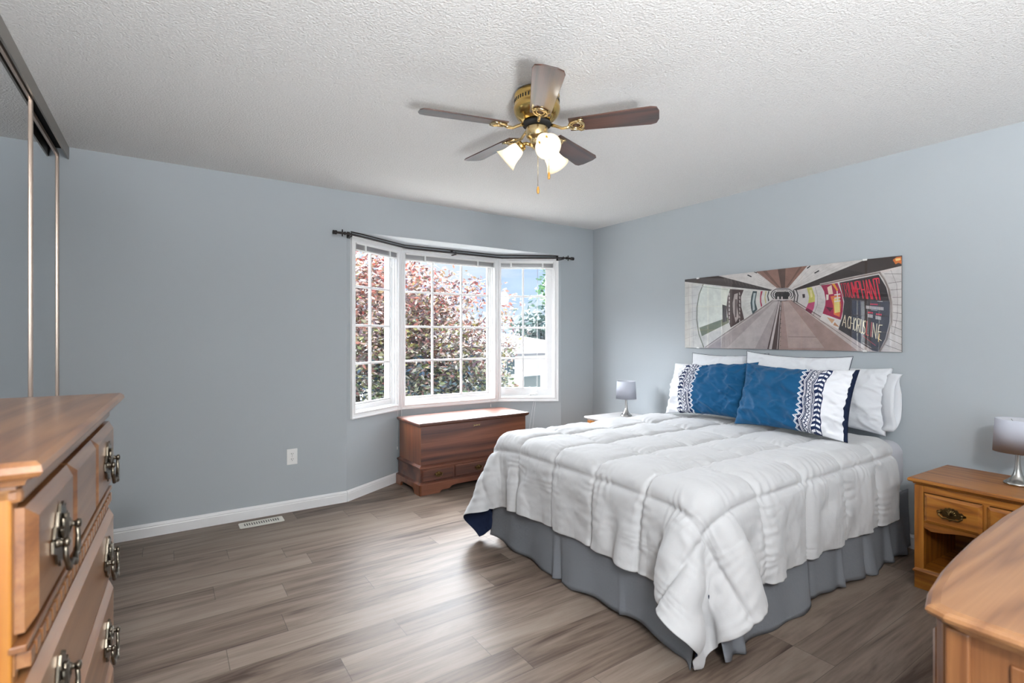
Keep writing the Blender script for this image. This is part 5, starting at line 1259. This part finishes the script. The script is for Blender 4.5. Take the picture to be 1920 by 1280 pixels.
# ------------------------------------------------------------------ outdoors
GZ=-3.0
lawn=MB().box(-60,80,.9,160,GZ-.2,GZ); struct('ground',lawn,mat('dry_lawn_and_paving',srgb(138,136,130),rough=.9,var=.3,vscale=2))
def leaves(name,parent,blobs,size,pal,seed,zlo,zhi):
    rng=np.random.RandomState(seed); V=[];COL=[]
    for (cx,cy,cz,rx,ry,rz,n) in blobs:
        d=rng.normal(size=(n,3)); d/=np.linalg.norm(d,axis=1,keepdims=True); r=rng.rand(n,1)**(.42); P=d*r*np.array([rx,ry,rz])+np.array([cx,cy,cz])
        # gather into sprays
        k=max(1,n//9); cen=P[:k]; P=cen[rng.randint(0,k,n)]+rng.normal(size=(n,3))*size*1.7
        ax=rng.normal(size=(n,3)); ax[:,2]*=.6; ax/=np.linalg.norm(ax,axis=1,keepdims=True); bx=np.cross(ax,rng.normal(size=(n,3))); bx/=np.linalg.norm(bx,axis=1,keepdims=True)
        s=size*(.6+.8*rng.rand(n,1)); cx_=np.cross(ax,bx)
        quad=np.stack([P-ax*s,P+bx*s*.42+cx_*s*.12,P+ax*s,P-bx*s*.42+cx_*s*.12],1); V.append(quad.reshape(-1,3))
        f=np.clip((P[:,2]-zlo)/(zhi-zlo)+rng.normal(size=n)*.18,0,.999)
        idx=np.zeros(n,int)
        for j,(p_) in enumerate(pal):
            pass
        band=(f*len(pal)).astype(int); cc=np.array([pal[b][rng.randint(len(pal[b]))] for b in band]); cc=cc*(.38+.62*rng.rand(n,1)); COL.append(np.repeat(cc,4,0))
    V=np.concatenate(V); F=np.arange(len(V)).reshape(-1,4); COL=np.concatenate(COL)
    o=npobj(name,V,F,[M['leaf']],parent,smooth=False); at=o.data.attributes.new('tint','FLOAT_COLOR','POINT'); at.data.foreach_set('color',np.concatenate([COL,np.ones((len(COL),1))],1).astype(np.float32).ravel()); return o
def leafmat():
    m,nt,b=newmat('leaf'); a=node(nt,'ShaderNodeVertexColor'); a.layer_name='tint'; nt.links.new(a.outputs[0],b.inputs['Base Color']); b.inputs['Roughness'].default_value=.38; b.inputs['Specular IOR Level'].default_value=.6
    tl=nt.nodes.new('ShaderNodeBsdfTranslucent'); nt.links.new(a.outputs[0],tl.inputs[0]); mx=nt.nodes.new('ShaderNodeMixShader'); mx.inputs[0].default_value=.12
    out=[n for n in nt.nodes if n.type=='OUTPUT_MATERIAL'][0]; nt.links.new(b.outputs[0],mx.inputs[1]); nt.links.new(tl.outputs[0],mx.inputs[2]); nt.links.new(mx.outputs[0],out.inputs[0]); return m
M['leaf']=leafmat(); M['bark']=mat('grey_bark',srgb(104,92,86),rough=.9,var=.3,vscale=20,bump=.5,bscale=30)
def branchset(parent,base_,tips,r0,seed):
    rng=random.Random(seed); mb=MB(); bx,by,bz=base_
    for (x,y,z) in tips:
        k=6; pts=[];rr=[]
        for i in range(k+1):
            f=i/k; pts.append((bx+(x-bx)*f**1.3+rng.uniform(-.06,.06)*(0<i<k),by+(y-by)*f**1.3+rng.uniform(-.06,.06)*(0<i<k),bz+(z-bz)*f)); rr.append(r0*(1-f)+.008)
        mb.tube(pts,rr,7)
    return obj('branches',mb,M['bark'],parent)
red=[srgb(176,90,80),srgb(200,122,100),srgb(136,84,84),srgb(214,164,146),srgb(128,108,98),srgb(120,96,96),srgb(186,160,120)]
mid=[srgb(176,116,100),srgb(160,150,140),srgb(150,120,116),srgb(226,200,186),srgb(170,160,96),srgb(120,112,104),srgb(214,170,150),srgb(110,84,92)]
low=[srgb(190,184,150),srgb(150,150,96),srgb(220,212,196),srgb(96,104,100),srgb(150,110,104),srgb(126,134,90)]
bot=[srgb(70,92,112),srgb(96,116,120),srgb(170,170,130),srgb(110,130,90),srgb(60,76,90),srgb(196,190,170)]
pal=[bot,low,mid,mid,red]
t=thing('crabapple_tree','red and green leaved ornamental tree filling the left and middle windows','tree',(0,0,0))
bl=[(-1.3,3.3,.6,1.2,.9,1.1,7000),(-1.9,3.2,1.4,1.0,.9,1.0,5200),(-.55,3.4,.9,.95,.8,.95,6500),(-1.1,3.3,1.9,1.0,.8,.75,4800),(-.25,3.4,1.8,.6,.6,.6,1900),(.1,3.5,.5,.8,.7,.7,4600),(-2.6,2.9,.6,.8,.8,1.2,4200),(-2.5,2.9,1.9,.7,.7,.7,2300),
    (.45,3.5,1.2,.50,.45,.5,1500),(.55,3.6,2.05,.30,.3,.35,230),(.95,3.6,.35,.42,.4,.45,1300),(1.25,3.7,.95,.30,.3,.34,420),(1.15,3.7,1.65,.26,.25,.3,240),(1.55,3.8,1.25,.22,.2,.25,120),(1.45,3.8,.45,.22,.2,.3,150),(1.35,3.8,2.0,.22,.2,.18,90),(-1.4,3.3,-.4,1.4,1.0,.8,5200),(.45,3.5,-.1,.8,.5,.5,2200)]
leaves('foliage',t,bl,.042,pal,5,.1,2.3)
tips=[(b[0],b[1],b[2]+b[5]*.5) for b in bl]+[(-1.7,3.3,2.2),(-.9,3.2,2.3),(-2.2,3,1.5),(.3,3.6,1.3),(.5,3.7,1.6)]
branchset(t,(-1.2,3.6,-1.6),tips,.045,3)
obj('trunk',MB().tube([(-1.2,3.6,-3.0),(-1.22,3.58,-2.3),(-1.2,3.6,-1.55)],[.16,.13,.11],14),M['bark'],t)
# neighbour's house, to the right
h=thing('neighbour_house','white stucco bungalow with grey shingle roof seen through the right window','house',(7.6,15.5,GZ),R(12))
M['stucco']=mat('white_stucco',srgb(232,230,226),rough=.9); M['shingle']=mat('grey_shingles',srgb(150,146,144),rough=.9,var=.2,vscale=8)
obj('wall',MB().box(-5,9,0,8,0,3.55),M['stucco'],h)
rf=MB(); rf.add([(-5.6,-.6,3.52),(9.6,-.6,3.52),(9.6,8.6,3.52),(-5.6,8.6,3.52),(-1.2,4,4.55),(5.2,4,4.55)],[(0,1,5,4),(1,2,5),(2,3,4,5),(3,0,4),(3,2,1,0)]); obj('roof',rf,M['shingle'],h)
obj('fascia',MB().box(-5.62,9.62,-.64,-.60,3.42,3.54),mat('grey_fascia',srgb(120,120,124),rough=.6),h)
for x,z0,z1,w in ((1.75,2.55,3.3,.5),(2.9,1.2,2.4,1.2)):
    wf=obj('window',MB().box(x-.05,x+w+.05,-.04,0,z0-.05,z1+.05),M['white'],h); obj('pane',MB().box(x,x+w,-.05,-.038,z0,z1),mat('dark_pane',srgb(96,110,112),rough=.1),wf)
M['grn']=M['leaf']
def tree(name,label,x,y,zc,r,rz,n,size,pal_,seed,group=None,cat='tree'):
    t=thing(name,label,cat,(0,0,0),0,group)
    rng=random.Random(seed); bl=[(x+rng.uniform(-.5,.5)*r,y+rng.uniform(-.5,.5)*r,zc+rng.uniform(-.4,.5)*rz,r*.62,r*.62,rz*.55,n//7) for _ in range(7)]
    leaves('foliage',t,bl,size,pal_,seed,zc-rz,zc+rz)
    obj('trunk',MB().tube([(x,y,GZ),(x+.1,y,zc-rz*.3),(x,y,zc+rz*.3)],[.07*r+.06,.05*r+.05,.03],10),M['bark'],t)
    branchset(t,(x,y,zc-rz*.6),[(b[0],b[1],b[2]) for b in bl],.02*r+.02,seed); return t
g1=[[srgb(60,96,60),srgb(80,120,70),srgb(50,80,60)],[srgb(96,140,84),srgb(70,110,80)],[srgb(110,150,100),srgb(86,130,96)]]
g2=[[srgb(120,150,70),srgb(150,176,90)],[srgb(160,186,96),srgb(140,170,84)],[srgb(180,200,110),srgb(150,180,90)]]
g3=[[srgb(48,66,74),srgb(58,80,80)],[srgb(66,88,92),srgb(56,80,70)],[srgb(80,104,100),srgb(64,92,84)]]
tree('tall_tree','tall green tree whose branches reach in at top right of the right window',7.25,8.9,2.95,.95,.95,3000,.10,g1,71)
tree('broad_tree','pale green tree on the skyline behind the neighbouring house, nearest its left end',10.8,29,1.0,3.4,1.5,2600,.28,g2,72)
tree('broad_tree','pale green tree on the skyline partly behind the red leaved tree',3.5,35,.9,3.8,1.4,2600,.28,g2,73)
tree('broad_tree','dark blue-green tree at right edge of the right window',19.6,26,1.3,2.9,2.3,3000,.24,g3,74)
tree('shrub','low green bush glimpsed at the bottom of the left window',-5.2,8.5,-2.1,1.2,.9,1500,.09,g2,75,cat='shrub')
